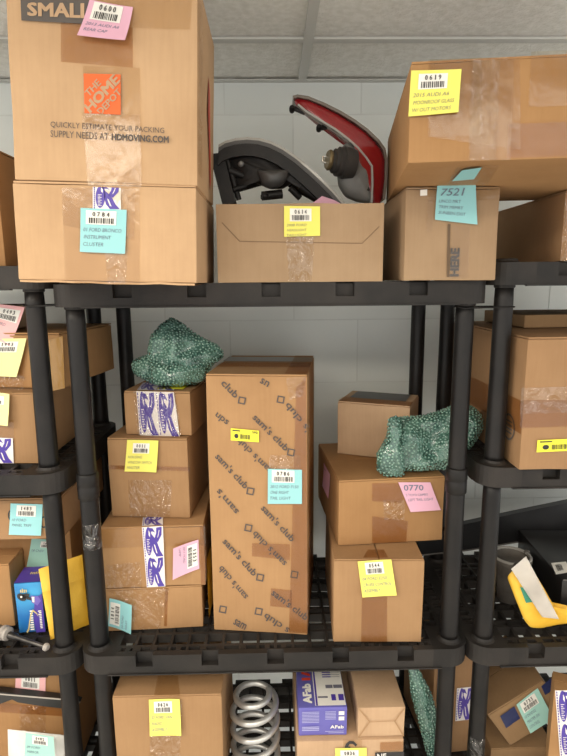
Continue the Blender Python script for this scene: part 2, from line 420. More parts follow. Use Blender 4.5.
# ================================================================== SETTING
WALLY = .62
WALLM = nmat('painted_block_wall', (.50, .53, .50), .7, build=noisy((.74, .78, .75), (.80, .835, .805), 3, 5, .25, 90, .0015))
MORTAR = nmat('painted_mortar', (.40, .42, .40), .8, build=noisy((.68, .71, .68), (.74, .77, .74), 8, 4))
mb = MB(); mb.box(-3, 3, WALLY, WALLY+.15, 0, 2.6)
wall = tag(mb.build('wall_back', MORTAR), 'pale grey-green painted block wall behind the shelving', kind='structure')
bw, bh, jt = .4064, .2032, .004
mb = MB(); mb.box(jt/2, bw-jt/2, WALLY-.0016, WALLY+.01, jt/2, bh-jt/2)
blk = mb.mesh('wall_block', WALLM)
z0 = hy(250, 115, WALLY).z % bh
for r in range(-1, 13):
    for k in range(-6, 6):
        x = k*bw+(bw/2 if r % 2 else 0)+.07; z = z0+r*bh
        if z < 0 or z+bh > 2.6: continue
        o = link('wall_block', blk, wall); o.location = (x, 0, z)
FLOORM = nmat('grey_floor', (.42, .41, .39), .5, build=noisy((.58, .57, .54), (.68, .67, .64), 3, 6))
mb = MB(); mb.box(-3, 3, -4, WALLY, -.05, 0)
tag(mb.build('floor', FLOORM), 'plain grey floor under the shelving', kind='structure')
TILE = nmat('ceiling_tile', (.60, .58, .52), .9, build=noisy((.78, .77, .71), (.90, .89, .84), 60, 6, .8, 160, .004))
TBAR = nmat('grey_ceiling_grid', (.60, .60, .56), .5)
mb = MB(); mb.box(-3, 3, -4, WALLY, CEIL+.06, CEIL+.1)
ceil = tag(mb.build('ceiling', TILE), 'suspended ceiling of pale speckled tiles', kind='structure')
ybar = hz(300, 39.5, CEIL).y; xbar = hz(309, 35, CEIL).x
tl, tw = 1.22, .61
xs = [xbar+k*tl for k in range(-3, 4)]; ys = [WALLY]+[ybar-k*tw for k in range(0, 8)]
lampcells = {(round(x, 2), round(y, 2)) for x, y, _ in LAMPS}
cells = []
for j in range(len(ys)-1):
    for i in range(len(xs)-1): cells.append((xs[i], xs[i+1], ys[j+1], ys[j]))
tm = {}
used = []
for (a, b2, c0, d0) in cells:
    if c0 < -4 or a < -3 or b2 > 3.2: continue
    hit = [l for l in LAMPS if a < l[0] < b2 and c0 < l[1] < d0]
    if hit: used.append((a, b2, c0, d0, hit[0][2])); continue
    key = round(d0-c0, 3)
    if key not in tm:
        q = MB(); q.box(-tl/2+.004, tl/2-.004, -(d0-c0)/2+.004, (d0-c0)/2-.004, .004, .02); tm[key] = q.mesh('ceiling_tile', TILE)
    o = link('ceiling_tile', tm[key], ceil); o.location = ((a+b2)/2, (c0+d0)/2, CEIL)
for y in ys[1:]:
    if y < -4: continue
    q = MB(); q.box(-3, 3, y-.012, y+.012, CEIL-.004, CEIL+.002); q.box(-3, 3, y-.002, y+.002, CEIL, CEIL+.03); q.build('grid_bar', TBAR, ceil)
for x in xs:
    if abs(x) > 3: continue
    q = MB(); q.box(x-.012, x+.012, -4, WALLY, CEIL-.0045, CEIL+.002); q.box(x-.002, x+.002, -4, WALLY, CEIL, CEIL+.03); q.build('grid_bar', TBAR, ceil)
q = MB(); q.box(-3, 3, WALLY-.024, WALLY-.002, CEIL-.005, CEIL-.002); q.box(-3, 3, WALLY-.004, WALLY-.002, CEIL-.03+.028, CEIL+.03); q.build('wall_angle', TBAR, ceil)
DIFF = nmat('lit_diffuser', (.9, .9, .85), .5, Emission_Color=(*LAMP_COL, 1), Emission_Strength=3.)
names = ['lit ceiling light panel to the left of the shelving', 'lit ceiling light panel behind the camera spot', 'dim ceiling light panel to the right']
for i, (a, b2, c0, d0, wt) in enumerate(used):
    cx, cy = (a+b2)/2, (c0+d0)/2
    root = tag(empty('ceiling_light', (cx, cy, CEIL)), ['lit fluorescent ceiling panel over the left bay', 'lit fluorescent ceiling panel behind the viewer', 'weaker fluorescent ceiling panel towards the right bay'][i % 3], 'ceiling light', 'fluorescent ceiling panels')
    q = MB(); hw, hd = tl/2-.006, (d0-c0)/2-.006
    q.box(-hw, hw, -hd, -hd+.03, -.003, .02); q.box(-hw, hw, hd-.03, hd, -.003, .02); q.box(-hw, -hw+.03, -hd+.03, hd-.03, -.003, .02); q.box(hw-.03, hw, -hd+.03, hd-.03, -.003, .02)
    q.build('frame', TBAR, root)
    q = MB(); q.box(-hw+.03, hw-.03, -hd+.03, hd-.03, .004, .012); q.build('diffuser', DIFF, root)
    L = bpy.data.lights.new('lamp', 'AREA'); L.shape = 'RECTANGLE'; L.size = tl-.1; L.size_y = tw-.1; L.energy = wt; L.color = LAMP_COL
    lo = bpy.data.objects.new('lamp', L); COL.objects.link(lo); lo.parent = root; lo.location = (0, 0, -.008)

# ================================================================== SHELVING UNITS
HWX, DEP, INS, LIP = .452, .452, .041, .048
def rounded(x0, x1, y0, y1, rad, corner, n=7):
    """rectangle with one rounded corner: corner = (sx, sy)"""
    P = []
    for sx, sy in ((-1, -1), (1, -1), (1, 1), (-1, 1)):
        cx, cy = (x0 if sx < 0 else x1), (y0 if sy < 0 else y1)
        if (sx, sy) == corner:
            ox, oy = cx-sx*rad, cy-sy*rad
            a0 = {(-1, -1): 180, (1, -1): 270, (1, 1): 0, (-1, 1): 90}[corner]
            P += [(ox+rad*math.cos(R(a0+90*k/n)), oy+rad*math.sin(R(a0+90*k/n))) for k in range(n+1)]
        else: P.append((cx, cy))
    return P
SOCK = .088
def shelf_meshes():
    rim = MB(); t = .016; a = HWX-SOCK
    notch = [-.30, -.15, 0, .15, .30]; nw = .019
    for sy in (-1, 1):
        Y0 = 0 if sy < 0 else DEP
        yo = lambda u, v: sorted((Y0-sy*u, Y0-sy*v))
        seg = [-a]+sum([[c-nw, c+nw] for c in notch if abs(c) < a-.02], [])+[a]
        for i in range(0, len(seg), 2): rim.box(seg[i], seg[i+1], *yo(0, t), .020, LIP)
        rim.box(-a, a, *yo(0, t), .003, .020); rim.box(-a, a, *yo(t, t+.003), .003, LIP-.002)
        rim.box(-a-.02, a+.02, *yo(-.0035, .006), 0, .003)
        for i in range(0, len(seg), 2):       # top bridges between the small slots
            n = max(2, int((seg[i+1]-seg[i])/.04)); st = (seg[i+1]-seg[i])/n
            for k in range(n+1): x = seg[i]+st*k; rim.box(max(-a, x-.006), min(a, x+.006), *yo(t+.003, t+.014), LIP-.008, LIP-.0005)
    b0, b1 = SOCK, DEP-SOCK
    for sx in (-1, 1):
        X0 = sx*HWX
        xo = lambda u, v: sorted((X0-sx*u, X0-sx*v))
        rim.box(*xo(0, t), b0, b1, .003, LIP); rim.box(*xo(.0005, .006), b0-.03, b1+.03, 0, .003)
        for k in range(9): y = b0+(b1-b0)*k/8; rim.box(*xo(t, t+.03), y-.005, y+.005, LIP-.01, LIP-.0005)
        rim.box(*xo(t+.03, t+.038), b0, b1, LIP-.03, LIP-.0003)
    sock = {}
    for sx in (-1, 1):
        for sy in (-1, 1):
            m = MB(); x0, x1 = sorted((sx*HWX, sx*(HWX-SOCK))); Y0 = 0 if sy < 0 else DEP; y0, y1 = sorted((Y0, Y0-sy*SOCK))
            m.prism(rounded(x0, x1, y0, y1, .048, (sx, sy)), .002, LIP)
            px, py = sx*(HWX-INS), Y0-sy*INS
            m.lathe([(.0205, -.004), (.0215, -.002), (.0215, .004)], (px, py, 0), 18)
            m.lathe([(.030, LIP-.001), (.0245, LIP+.003), (.0222, LIP+.008)], (px, py, 0), 18)
            sock[sx, sy] = m.mesh('corner_socket', PLASTIC)
    deck = MB(); y = .030; X0, X1 = -HWX+.016, HWX-.016
    ybars = []
    while y < DEP-.035:
        ybars += [(y, y+.008), (y+.045, y+.053)]; y += .069
    ybars.append((DEP-.034, DEP-.019))
    for i, (p, q) in enumerate(ybars):
        s = SOCK if (p < SOCK or q > DEP-SOCK) else .016
        deck.box(-HWX+s, HWX-s, p, q, LIP-.022, LIP-.0006)
    nx = 20
    for k in range(nx+1):
        x = -.41+.82*k/nx; e = SOCK-.012 if abs(x) > HWX-SOCK else .019
        deck.box(x-.0032, x+.0032, e, DEP-e, LIP-.034, LIP-.0010)
    return rim.mesh('rim', PLASTIC), {k: v for k, v in sock.items()}, deck.mesh('deck_grid', PLASTIC)
RIM, SOCKS, DECK = shelf_meshes()
def post_mesh(h, r0=.0195, r1=.0212):
    m = MB(); m.lathe([(r1+.001, 0), (r1, .01), (r0+.0004, h*.5), (r0, h-.03), (r0-.001, h)], (0, 0, 0), 20); return m.mesh('post', POSTM, True)
PM = {}
def unit(cx, levels, label, couplers=()):
    root = tag(empty('shelving_unit', (cx, DEP/2, 0)), label, 'shelving unit', 'black plastic shelving units side by side')
    for z in levels:
        d = link('shelf', DECK, root); d.location = (0, -DEP/2, z)
        o = link('rim', RIM, d)
        for k, m in SOCKS.items(): link('corner_socket', m, d)
    lv = sorted(levels)
    for a, b2 in list(zip([-.06]+lv[:-1], lv)):
        z0_, z1 = (a+LIP+.008 if a > 0 else 0.0), b2+.003
        key = round(z1-z0_, 3)
        if key not in PM: PM[key] = post_mesh(key)
        for sx in (-1, 1):
            for sy in (-1, 1):
                o = link('post', PM[key], root); o.location = (sx*(HWX-INS), sy*(DEP/2-INS), z0_); auto = None
    for z in couplers:
        m = MB(); m.lathe([(.0215, -.03), (.0232, -.028), (.0232, -.002), (.0222, 0), (.0236, .002), (.0236, .026), (.0215, .03)], (0, 0, 0), 20); me = m.mesh('coupler', POSTM, True)
        for sx in (-1, 1):
            for sy in (-1, 1):
                o = link('coupler', me, root); o.location = (sx*(HWX-INS), sy*(DEP/2-INS), z)
    return root
ZT, ZL, ZB = 1.796, .962, .528          # lip undersides: middle unit top, lower, bottom
ZTN, ZMN = 1.833, 1.397                 # neighbours' top and middle shelf
unit(0, [.09, ZB, ZL, ZT], 'black plastic shelving unit with wide open tier, holding the tall printed carton', (1.405,))
unit(-2*HWX, [.09, ZB, ZL, ZMN, ZTN], 'black plastic shelving unit whose shelf holds the blue coil box and link rod')
unit(2*HWX, [.09, ZB, ZL, ZMN, ZTN], 'black plastic shelving unit whose shelf holds the black box and grey housing')
DT, DL, DB, DTN, DMN = ZT+LIP, ZL+LIP, ZB+LIP, ZTN+LIP, ZMN+LIP

def box_px(label, bl, br, tl, d, z=None, Y=None, rz=None, h=None, **kw):
    """carton from the photo: bl, br, tl pixels of its front face; z = height of what it stands on, or Y = its front plane"""
    P = hz(*bl, z) if Y is None else hy(*bl, Y)
    if z is not None: P.z = z
    if rz is None:
        Q = hz(*br, z) if Y is None else hy(*br, Y); rz = math.degrees(math.atan2(Q.y-P.y, Q.x-P.x))
    a = R(rz); ax = Vector((math.cos(a), math.sin(a), 0)); nr = Vector((-ax.y, ax.x, 0))
    def pl(x, y):
        dd = ray(x, y); return CP+dd*((P-CP).dot(nr)/dd.dot(nr))
    w = (pl(*br)-P).dot(ax)
    if h is None: h = pl(*tl).z-P.z
    return carton(label, w, d, h, P, rz, **kw)
G_TOP = 'boxes on the top shelves'; G_L = 'boxes stacked left of the tall carton'; G_R = 'boxes stacked right of the tall carton'
G_LB = 'boxes in the left bay'; G_RB = 'boxes in the right bay'; G_BOT = 'boxes on the bottom shelf'

# ---- top shelf, left pair
B = carton('squat carton with aqua 0784 note, under the orange-logo moving box', .309, .285, .164, (-.437, -.15, DT+.009), 0, 1.7, tone=0, group=G_TOP, droop=.006, flaps=True)
tape(B, 'F', [(62, 187), (140, 188), (140, 284), (65, 283)]); tape(B, 'F', [(62, 188), (136, 189), (134, 240), (63, 225)], TAPE, .0015)
tape(B, 'F', [(105, 250), (128, 250), (126, 284), (108, 284)], TAPE_CRINKLE, .0018)
logo_tape(B, 'F', [(93, 187), (121, 188), (121, 212), (93, 212)], 1, 1, phase=-.1)
note(B, 'F', [(81, 208), (127, 210), (126, 254), (81, 252)], 'blue', '0784', ('01 FORD BRONCO', 'INSTRUMENT', 'CLUSTER'))
Bt = B.M @ Vector((-B.w/2, -B.d/2, B.h))
A = carton('large moving carton with orange square logo and pink note', .305, .25, .318, Bt+Vector((.006, -.002, .001)), 0, 2.2, tone=0, group=G_TOP)
tape(A, 'F', [(61, 20), (133, 28), (133, 68), (61, 62)], TAPE_B, .0012); tape(A, 'F', [(83, 66), (140, 68), (142, 188), (88, 186)], TAPE, .0014)
tape(A, 'F', [(82, 112), (140, 115), (140, 187), (88, 185)], TAPE, .0016); tape(A, 'F', [(28, -5), (192, 0), (190, 30), (130, 28)], TAPE, .0018)
def f(mb, fq): grid(mb, fq([(21, -2), (93, -2), (93, 25), (22, 21)]), 1, 1, 0); txt(mb, fq([(21, -2), (93, -2), (93, 25), (22, 21)], .0005), 'SMALL', .09, .98, .22, .80, 1, .05)
prints(A, 'F', None, f, 'printed_band', .0021, [GREY_INK, CB[4]])
LOGO_O = nmat('orange_logo_ink', (.78, .13, .025), .6)
def f(mb, fq):
    q = [(84, 74), (121, 75), (121, 115), (85, 113.5)]; F = fq(q); G = fq(q, .0005)
    grid(mb, F, 1, 1, 0)
    def rot(fn, cx, cy):    # text frame running up the diagonal
        c, s = math.cos(R(45)), math.sin(R(45))
        return lambda u, v: fn(min(1, max(0, cx+u*c+v*s)), min(1, max(0, cy-u*s+v*c)))
    txt(mb, rot(G, .5, .5), 'HOME', -.60, .60, -.15, .13, 1, .06)
    txt(mb, rot(G, .5, .5), 'THE', -.33, .17, -.37, -.19, 1, .04)
    txt(mb, rot(G, .5, .5), 'DEPOT', -.42, .42, .18, .36, 1, .04)
prints(A, 'F', None, f, 'printed_logo', .0021, [LOGO_O, CB[4]])
def f(mb, fq):
    txt(mb, fq([(51, 121), (164.5, 127.5), (164.5, 135), (51, 129)]), 'QUICKLY ESTIMATE YOUR PACKING', 0, 1, .08, .92, 0, .0)
    txt(mb, fq([(51, 130), (110, 133), (110, 141), (51, 137.5)]), 'SUPPLY NEEDS AT', 0, .98, .06, .94, 0, .0)
    txt(mb, fq([(112, 133.3), (169, 136), (169, 144), (112, 141)]), 'HDMOVING.COM', 0, 1, .06, .94, 0, .05)
prints(A, 'F', GREY_INK, f, 'printed_lettering', .0021)
note(A, 'F', [(90, 0), (134, 9), (128, 45), (80, 39)], 'pink', '0600', ('2013 AUDI A6', 'REAR CAP'), (0, .012, .004, 0), (.12, .78, .03, .5), lab='curled pink sticky note')
tape(A, 'R', A.rect('R', .0, .05, .02, .3), TAPE_CRINKLE, .0014)
def f(mb, fq): poly(mb, fq(A.rect('R', .12, .20, .02, .22)), [(.3, 0), (.55, .1), (.9, .9), (.7, 1), (.45, .6), (.2, .3)], 0)
prints(A, 'R', nmat('red_side_print', (.5, .06, .03), .6), f, 'side_print', .001)

# ---- open box with lamps
cl, cr, ct = hy(218, 282, 0), hy(382.5, 279, 0), hy(218, 204.6, 0)
w, d, h = cr.x-cl.x, .30, ct.z-DT
root = tag(empty('open_cardboard_box', ((cl.x+cr.x)/2, d/2, DT+.0008)), 'low open-topped carton holding the car lamps, with yellow 0614 note', 'cardboard box', G_TOP)
C = Carton(root, w, d, h); C.M = Matrix.Translation(root.location); C.Mi = C.M.inverted(); t = .005
def panel(nm, x0, x1, y0, y1, z0, z1, top=0.):
    mb = MB(); n = 10; long_x = (x1-x0) > (y1-y0)
    prof = []
    for i in range(n+1):
        k = i/n; zz = z1+top*noise.noise((k*4, x0*9, 2))
        if long_x:
            x = x0+(x1-x0)*k; prof.append([(x, y0, z0), (x, y1, z0), (x, y1, zz), (x, y0, zz)])
        else:
            y = y0+(y1-y0)*k; prof.append([(x0, y, z0), (x1, y, z0), (x1, y, zz), (x0, y, zz)])
    vs = sum(prof, []); fs = [(0, 1, 2, 3), tuple(len(vs)-1-i for i in range(4))]
    for i in range(n):
        a, b2 = 4*i, 4*i+4; fs += [(a+j, a+(j+1) % 4, b2+(j+1) % 4, b2+j) for j in range(4)]
    mb.add(vs, fs); o = mb.build(nm, CB[7], root); fix_normals(o.data); return o
panel('front_panel', -w/2, w/2, -d/2, -d/2+t, 0, h, .003); panel('back_panel', -w/2, w/2, d/2-t, d/2, 0, h, .003)
panel('side_panel', -w/2, -w/2+t, -d/2+t, d/2-t, 0, h, .004); panel('side_panel', w/2-t, w/2, -d/2+t, d/2-t, 0, h, .004)
mb = MB(); mb.box(-w/2+t, w/2-t, -d/2+t, d/2-t, 0, .005); mb.build('bottom_panel', CB[7], root)
def f(mb, fq):                         # pressed crease lines in the front
    for a in ([(240, 241), (362, 243), (362, 243.8), (240, 241.8)], [(222, 222), (240, 241), (239.6, 242), (221.6, 223)], [(362, 243), (379, 226), (379.3, 227), (362, 244)]): grid(mb, fq(a), 4, 1, 0)
prints(C, 'F', nmat('pressed_crease', (.20, .125, .07), .85), f, 'crease', .0006)
tape(C, 'F', [(286, 236), (314, 237), (312, 281), (289, 281)], TAPE_CRINKLE)
note(C, 'F', [(284, 206), (320, 206.5), (320, 236), (284, 237)], 'yellow', '0614', ('2008 FORD', 'HEADLIGHT', 'TAILLIGHT'), (0, .002, 0, 0), (.16, .76, .08, .5), pen=PENCIL_PEN)

# ---- headlamp (its own frame: photo outline at Y = .11)
HB = nmat('headlamp_black_plastic', (.022, .021, .022), .5, Specular_IOR_Level=.3, build=noisy((.008, .0075, .0075), (.017, .015, .014), 20, 5, .3, 120, .002))
HG = nmat('headlamp_grey_reflector', (.05, .048, .046), .4)
LENS = nmat('hazy_clear_lens', (.36, .35, .32), .18, Alpha=.92, Coat_Weight=.5)
CHROME = nmat('bright_metal', (.7, .7, .68), .25, 1.)
HY = .12
hl = tag(empty('headlamp', (hy(275, 205, HY).x, HY, DT+.006)), 'black car headlamp with arched clear lens edge, lying in the open box', 'headlamp')
def sub(mb, nm, mat, root, smooth=True, deg=40, label=None):
    o = mb.build(nm, mat); o.data.transform(Matrix.Translation(-Vector(root.location))); o.parent = root; fix_normals(o.data)
    if smooth: auto_smooth(o, deg)
    if label: o['label'] = label
    return o
arc = [(219, 146), (226, 142), (236, 139.5), (248, 138.5), (260, 139.5), (272, 143), (284, 149), (297, 158), (310, 169), (322, 180), (333, 191), (344, 204)]
def band(up, dn, y0, y1, n=1):
    """strip between two pixel polylines, from depth y0 to y1"""
    mb = MB(); vs = []
    for a, b2 in zip(up, dn): vs += [hy(*a, HY)+Vector((0, y0, 0)), hy(*b2, HY)+Vector((0, y0, 0)), hy(*b2, HY)+Vector((0, y1, 0)), hy(*a, HY)+Vector((0, y1, 0))]
    fs = [(0, 1, 2, 3), tuple(len(vs)-4+k for k in (3, 2, 1, 0))]
    for i in range(len(up)-1): fs += [(4*i+k, 4*i+(k+1) % 4, 4*i+4+(k+1) % 4, 4*i+4+k) for k in range(4)]
    mb.add(vs, fs); return mb
off = lambda p, k: [(x-k*.55*(i/11)**.7-.5*k*0, y+k*(1-.35*i/11)) for i, (x, y) in enumerate(p)]
sub(band(arc, off(arc, 3.6), -.012, .085), 'clear_lens', LENS, hl, True, 60)
sub(band(off(arc, 3.4), off(arc, 7.5), -.016, .06), 'lens_rim', HG, hl, True, 60)
body = off(arc, 6)+[(338, 205), (322, 206), (312, 196), (303, 188), (296, 180), (288, 186), (283, 189), (270, 189), (258, 184), (250, 180), (240, 186), (232, 194), (228, 172), (224, 158)]
sub(pillow(pxloop(body, HY+.02, .006, 1), HY+.02, .03, 5, .006, 40, 3, 1.3), 'housing', HB, hl)
sub(band(off(arc, 8), off(arc, 21), -.019, .03), 'inner_bezel', HB, hl, True, 60)
sub(pillow(pxloop([(256, 170), (289, 170), (288, 178), (282, 186), (272, 190), (262, 186)], HY-.022, .004, 2), HY-.022, .02, 5), 'reflector_bowl', HG, hl)
mb = MB(); pts = [hy(*p, HY) for p in ((210, 155), (223.5, 153.5), (236, 203), (223, 206))]
mb.add([p+Vector((0, dy, 0)) for dy in (-.01, .05) for p in pts], [(0, 1, 2, 3), (7, 6, 5, 4), (0, 4, 5, 1), (1, 5, 6, 2), (2, 6, 7, 3), (3, 7, 4, 0)]); sub(mb, 'mounting_bracket', HB, hl, False)
mb = MB()
for a, b2, r_ in (((225, 152), (239, 200), .006), ((229, 170), (243, 176), .008), ((233, 190), (246, 186), .006), ((262, 196), (282, 194), .010), ((290, 188), (300, 198), .007), ((300, 186), (318, 200), .008)):
    mb.tube([hy(*a, HY-.004), hy(*b2, HY+.004)], r_, 10)
sub(mb, 'rear_fittings', HB, hl)
mb = MB(); mb.lathe([(.001, -.006), (.005, -.004), (.0068, 0), (.005, .004), (.001, .006)], hy(241, 164, HY-.025), 12); sub(mb, 'adjuster_knob', nmat('dull_grey_metal', (.3, .3, .3), .35, .6), hl)
mb = MB(); k = hy(265, 197, HY-.01); mb.tube([k+Vector((.008*math.cos(a*.7), -.004, .008*math.sin(a*.7))) for a in range(7)], .0022, 8); sub(mb, 'wire_clip', HB, hl)
# ---- tail lamp at Y = .16
TY = .17
RED = nmat('red_lamp_lens', (.32, .008, .012), .14, Coat_Weight=.7, Coat_Roughness=.06, build=noisy((.17, .004, .008), (.27, .008, .012), 5, 2))
TG = nmat('grey_lamp_housing', (.12, .12, .115), .5, build=noisy((.15, .15, .145), (.22, .22, .21), 14, 4, .3, 120, .002))
tlm = tag(empty('tail_lamp', (hy(372, 205, TY).x, TY, DT+.006)), 'red wedge-shaped tail lamp with grey back, standing up in the open box', 'tail lamp')
lens = [(292.5, 100), (296, 97.5), (306, 99), (322, 106), (338, 114.5), (352, 123), (365, 132.5), (376, 143), (382, 151), (385, 161), (384.5, 180), (382.5, 196), (380, 206), (371.5, 206), (372.5, 185), (372, 167), (366, 158.5), (357, 148), (347, 139), (334, 130), (319, 121), (305, 112), (296, 106)]
lens_top = [(292.5, 98), (297, 96.8), (308, 98.5), (324, 105), (340, 113), (354, 121.5), (367, 131), (378, 141.5), (384, 150), (386.3, 161), (386, 180), (384, 200)]
sub(pillow(pxloop(lens, TY, .005, 1), TY, .024, 6, 0, 1, 0, 1.6, .45), 'red_lens', RED, tlm, True, 60)
def band2(px, y, y0, y1, tk):
    mb = MB(); P = [hy(*a, y) for a in px]; vs = []
    for i, p in enumerate(P):
        tn = (P[min(i+1, len(P)-1)]-P[max(i-1, 0)]); nn = Vector((tn.z, 0, -tn.x)).normalized()*tk
        vs += [p+Vector((0, y0, 0)), p+nn+Vector((0, y0, 0)), p+nn+Vector((0, y1, 0)), p+Vector((0, y1, 0))]
    fs = [(0, 1, 2, 3), tuple(len(vs)-4+k for k in (3, 2, 1, 0))]
    for i in range(len(P)-1): fs += [(4*i+k, 4*i+(k+1) % 4, 4*i+4+(k+1) % 4, 4*i+4+k) for k in range(4)]
    mb.add(vs, fs); return mb
sub(band2(lens_top, TY, -.016, .07, .006), 'smoked_lens_edge', nmat('smoked_lens', (.16, .13, .11), .2, Coat_Weight=.4), tlm, True, 60)
sub(band2([(298, 107), (306, 113.5), (320, 122.5), (335, 131.5), (347, 140.5), (357, 149.5), (365, 159), (371, 168), (371.5, 186), (370.5, 204)], TY, -.024, -.004, .004), 'seal_flange', nmat('pale_grey_flange', (.34, .33, .31), .4), tlm, True, 60)
sub(pillow(pxloop([(340, 150), (346, 142), (356, 150), (364, 160), (370.5, 169), (371, 204), (356, 202), (345, 197), (338, 186), (336, 165)], TY+.005, .006, 1), TY+.005, .03, 6, .002, 30, 5, .6, .25), 'back_housing', TG, tlm)
ctr = hy(345, 163, TY-.022); ax = Vector((-1, -.25, .12)).normalized(); mq = ax.to_track_quat('Z', 'Y').to_matrix()
mb = MB(); mb.lathe([(.031, -.02), (.034, 0), (.034, .006), (.03, .008), (.031, .014), (.031, .018), (.026, .02), (.026, .027), (.02, .03), (.02, .036)], ctr, 22, 0, mq); sub(mb, 'bulb_socket', nmat('dark_rubber', (.035, .032, .03), .6), tlm)
mb = MB(); mb.lathe([(.021, .034), (.022, .038), (.019, .042), (.015, .042)], ctr, 20, 0, mq); sub(mb, 'brass_ring', nmat('dull_brass', (.22, .17, .09), .35, .7), tlm)
mb = MB()
for k in (-1, 1): mb.tube([ctr+ax*.04+Vector((0, 0, .006*k)), ctr+ax*.052+Vector((0, 0, .006*k))], .0028, 8)
mb.tube([ctr+ax*.052+Vector((0, 0, -.006)), ctr+ax*.052+Vector((0, 0, .006))], .0028, 8); sub(mb, 'metal_terminal', CHROME, tlm)
mb = MB()
for a in ((292, 109), (319, 128), (367, 190)): p = hy(*a, TY-.012); mb.lathe([(.0055, -.008), (.0062, -.004), (.0062, .004), (.0045, .008)], p, 10, 0, Matrix.Rotation(R(70), 3, 'X'))
mb.tube([hy(293, 108, TY-.008), hy(305, 113, TY-.004)], .005, 8); mb.tube([hy(319, 128, TY-.01), hy(326, 127, TY-.004)], .006, 8)
sub(mb, 'mounting_stud', HB, tlm)
# pink slip and white tag among the lamps
mb = MB(); p = [hy(*a, .075) for a in ((310, 205), (322, 196), (334, 200), (345, 206), (344, 215), (312, 215))]; mb.add([v+Vector((0, dy, 0)) for dy in (0, .0006) for v in p], [tuple(range(6)), tuple(range(11, 5, -1))]+[(i, (i+1) % 6, 6+(i+1) % 6, 6+i) for i in range(6)])
slip = tag(mb.build('paper_slip', PAPER['pink']), 'pink paper slip tucked beside the headlamp in the open box', 'paper slip')

# ---- right pair on top
Dx = carton('small carton with aqua 7521 note and HERE printed up its front', .184, .36, .178, (.263, -.02, DT+.001), -1, tone=7, group=G_TOP)
def f(mb, fq):
    q = [(450.5, 248), (459.5, 248), (458.5, 276.5), (449.5, 276.5)]
    F = fq(q); fn = lambda s, t: F(t, 1-s); txt(mb, fn, 'HERE', 0, 1, .0, 1, 0, .07)
prints(Dx, 'F', nmat('faded_blue_black_ink', (.10, .09, .085), .7), f)
def f(mb, fq): grid(mb, fq([(450, 183.5), (463, 183), (463, 188), (450, 188)]), 1, 1, 0)
prints(Dx, 'F', nmat('faded_blue_black_ink', (.10, .09, .085), .7), f, 'printed_mark')
def f(mb, fq): grid(mb, fq([(447.6, 224), (450.4, 224), (449, 277), (446.6, 277)]), 1, 3, 0)
prints(Dx, 'F', nmat('dark_seam', (.13, .085, .05), .8), f, 'seam_line')
tape(Dx, 'F', [(428, 186), (500, 184), (499, 200), (428, 202)]); tape(Dx, 'F', [(427, 200), (433, 200), (432, 232), (426, 232)]); tape(Dx, 'F', [(452, 226), (470, 226), (468, 278), (450, 278)])
note(Dx, 'F', [(437, 186), (475, 184), (476, 225), (434, 220)], 'blue', None, ('LINCO MKT', 'TRIM MEMRY', 'SUNBEN EXIT'), (0, .004, .002, 0), big='7521')
mb = MB(); q = Dx.quad('F', [(420, 190), (427, 189.5), (427, 195.5), (420, 196)]); mb.add([v+Vector((0, -.0016, 0)) for v in q], [(0, 3, 2, 1)]); mb.build('small_white_label', LABEL_W, Dx.root)
Ez = Dx.M.translation.z+Dx.h+.0015
ep = hz(407.5, 163.5, Ez); Ebox = carton('big taped carton with yellow 0619 note, jutting out over the box below', .43, .46, hy(411, 61.5, ep.y).z-Ez, ep, -7.5, tone=2, group=G_TOP)
for q, m_ in (([(430, 60), (520, 57), (520, 150), (430, 137)], TAPE), ([(470, 60), (514, 58), (510, 160), (468, 161)], TAPE), ([(428, 60), (482, 58), (480, 136), (428, 137)], TAPE), ([(531, 52), (575, 50), (575, 106), (528, 107)], TAPE), ([(508, 124), (575, 122), (575, 156), (506, 158)], TAPE_B), ([(473, 60), (500, 60), (496, 160), (470, 160)], TAPE_CRINKLE)):
    tape(Ebox, 'F', q, m_, .0012+.0003*random.random())
tape(Ebox, 'B', [(457, 166), (500, 164), (488, 184), (446, 186)], TAPE_CRINKLE)
note(Ebox, 'F', [(411, 71), (461, 70), (457.5, 113.5), (408, 117.5)], 'yellow', '0619', ('2015 AUDI A6', 'MOONROOF GLASS', 'W/ OUT MOTORS'), (0, .003, .002, 0), (.16, .74, .08, .42), pen=PENCIL_PEN)
note(Ebox, 'B', [(462, 169), (482, 166), (474, 178), (452, 180)], 'blue', None, (), (0, 0, 0, 0))
ge = Ez-DTN-.002
Gb = box_px('tall plain carton on the right bay top shelf, under the jutting carton', (560, 262), (640, 262), (559, 160), .38, DTN+.001, None, 0, ge, tone=3, group=G_TOP) if False else carton('plain brown carton on the right bay top shelf, beneath the jutting box', .34, .36, ge, (hy(560, 262, .03).x, .03, DTN+.001), 0, tone=3, group=G_TOP)
tape(Gb, 'F', Gb.rect('F', .0, .02, .0, ge), TAPE_CRINKLE)
Fb = carton('reddish plain carton on the left bay top shelf', .36, .34, hy(10, 148, .04).z-DTN, (-.905, .04, DTN+.001), 0, tone=2, group=G_TOP)
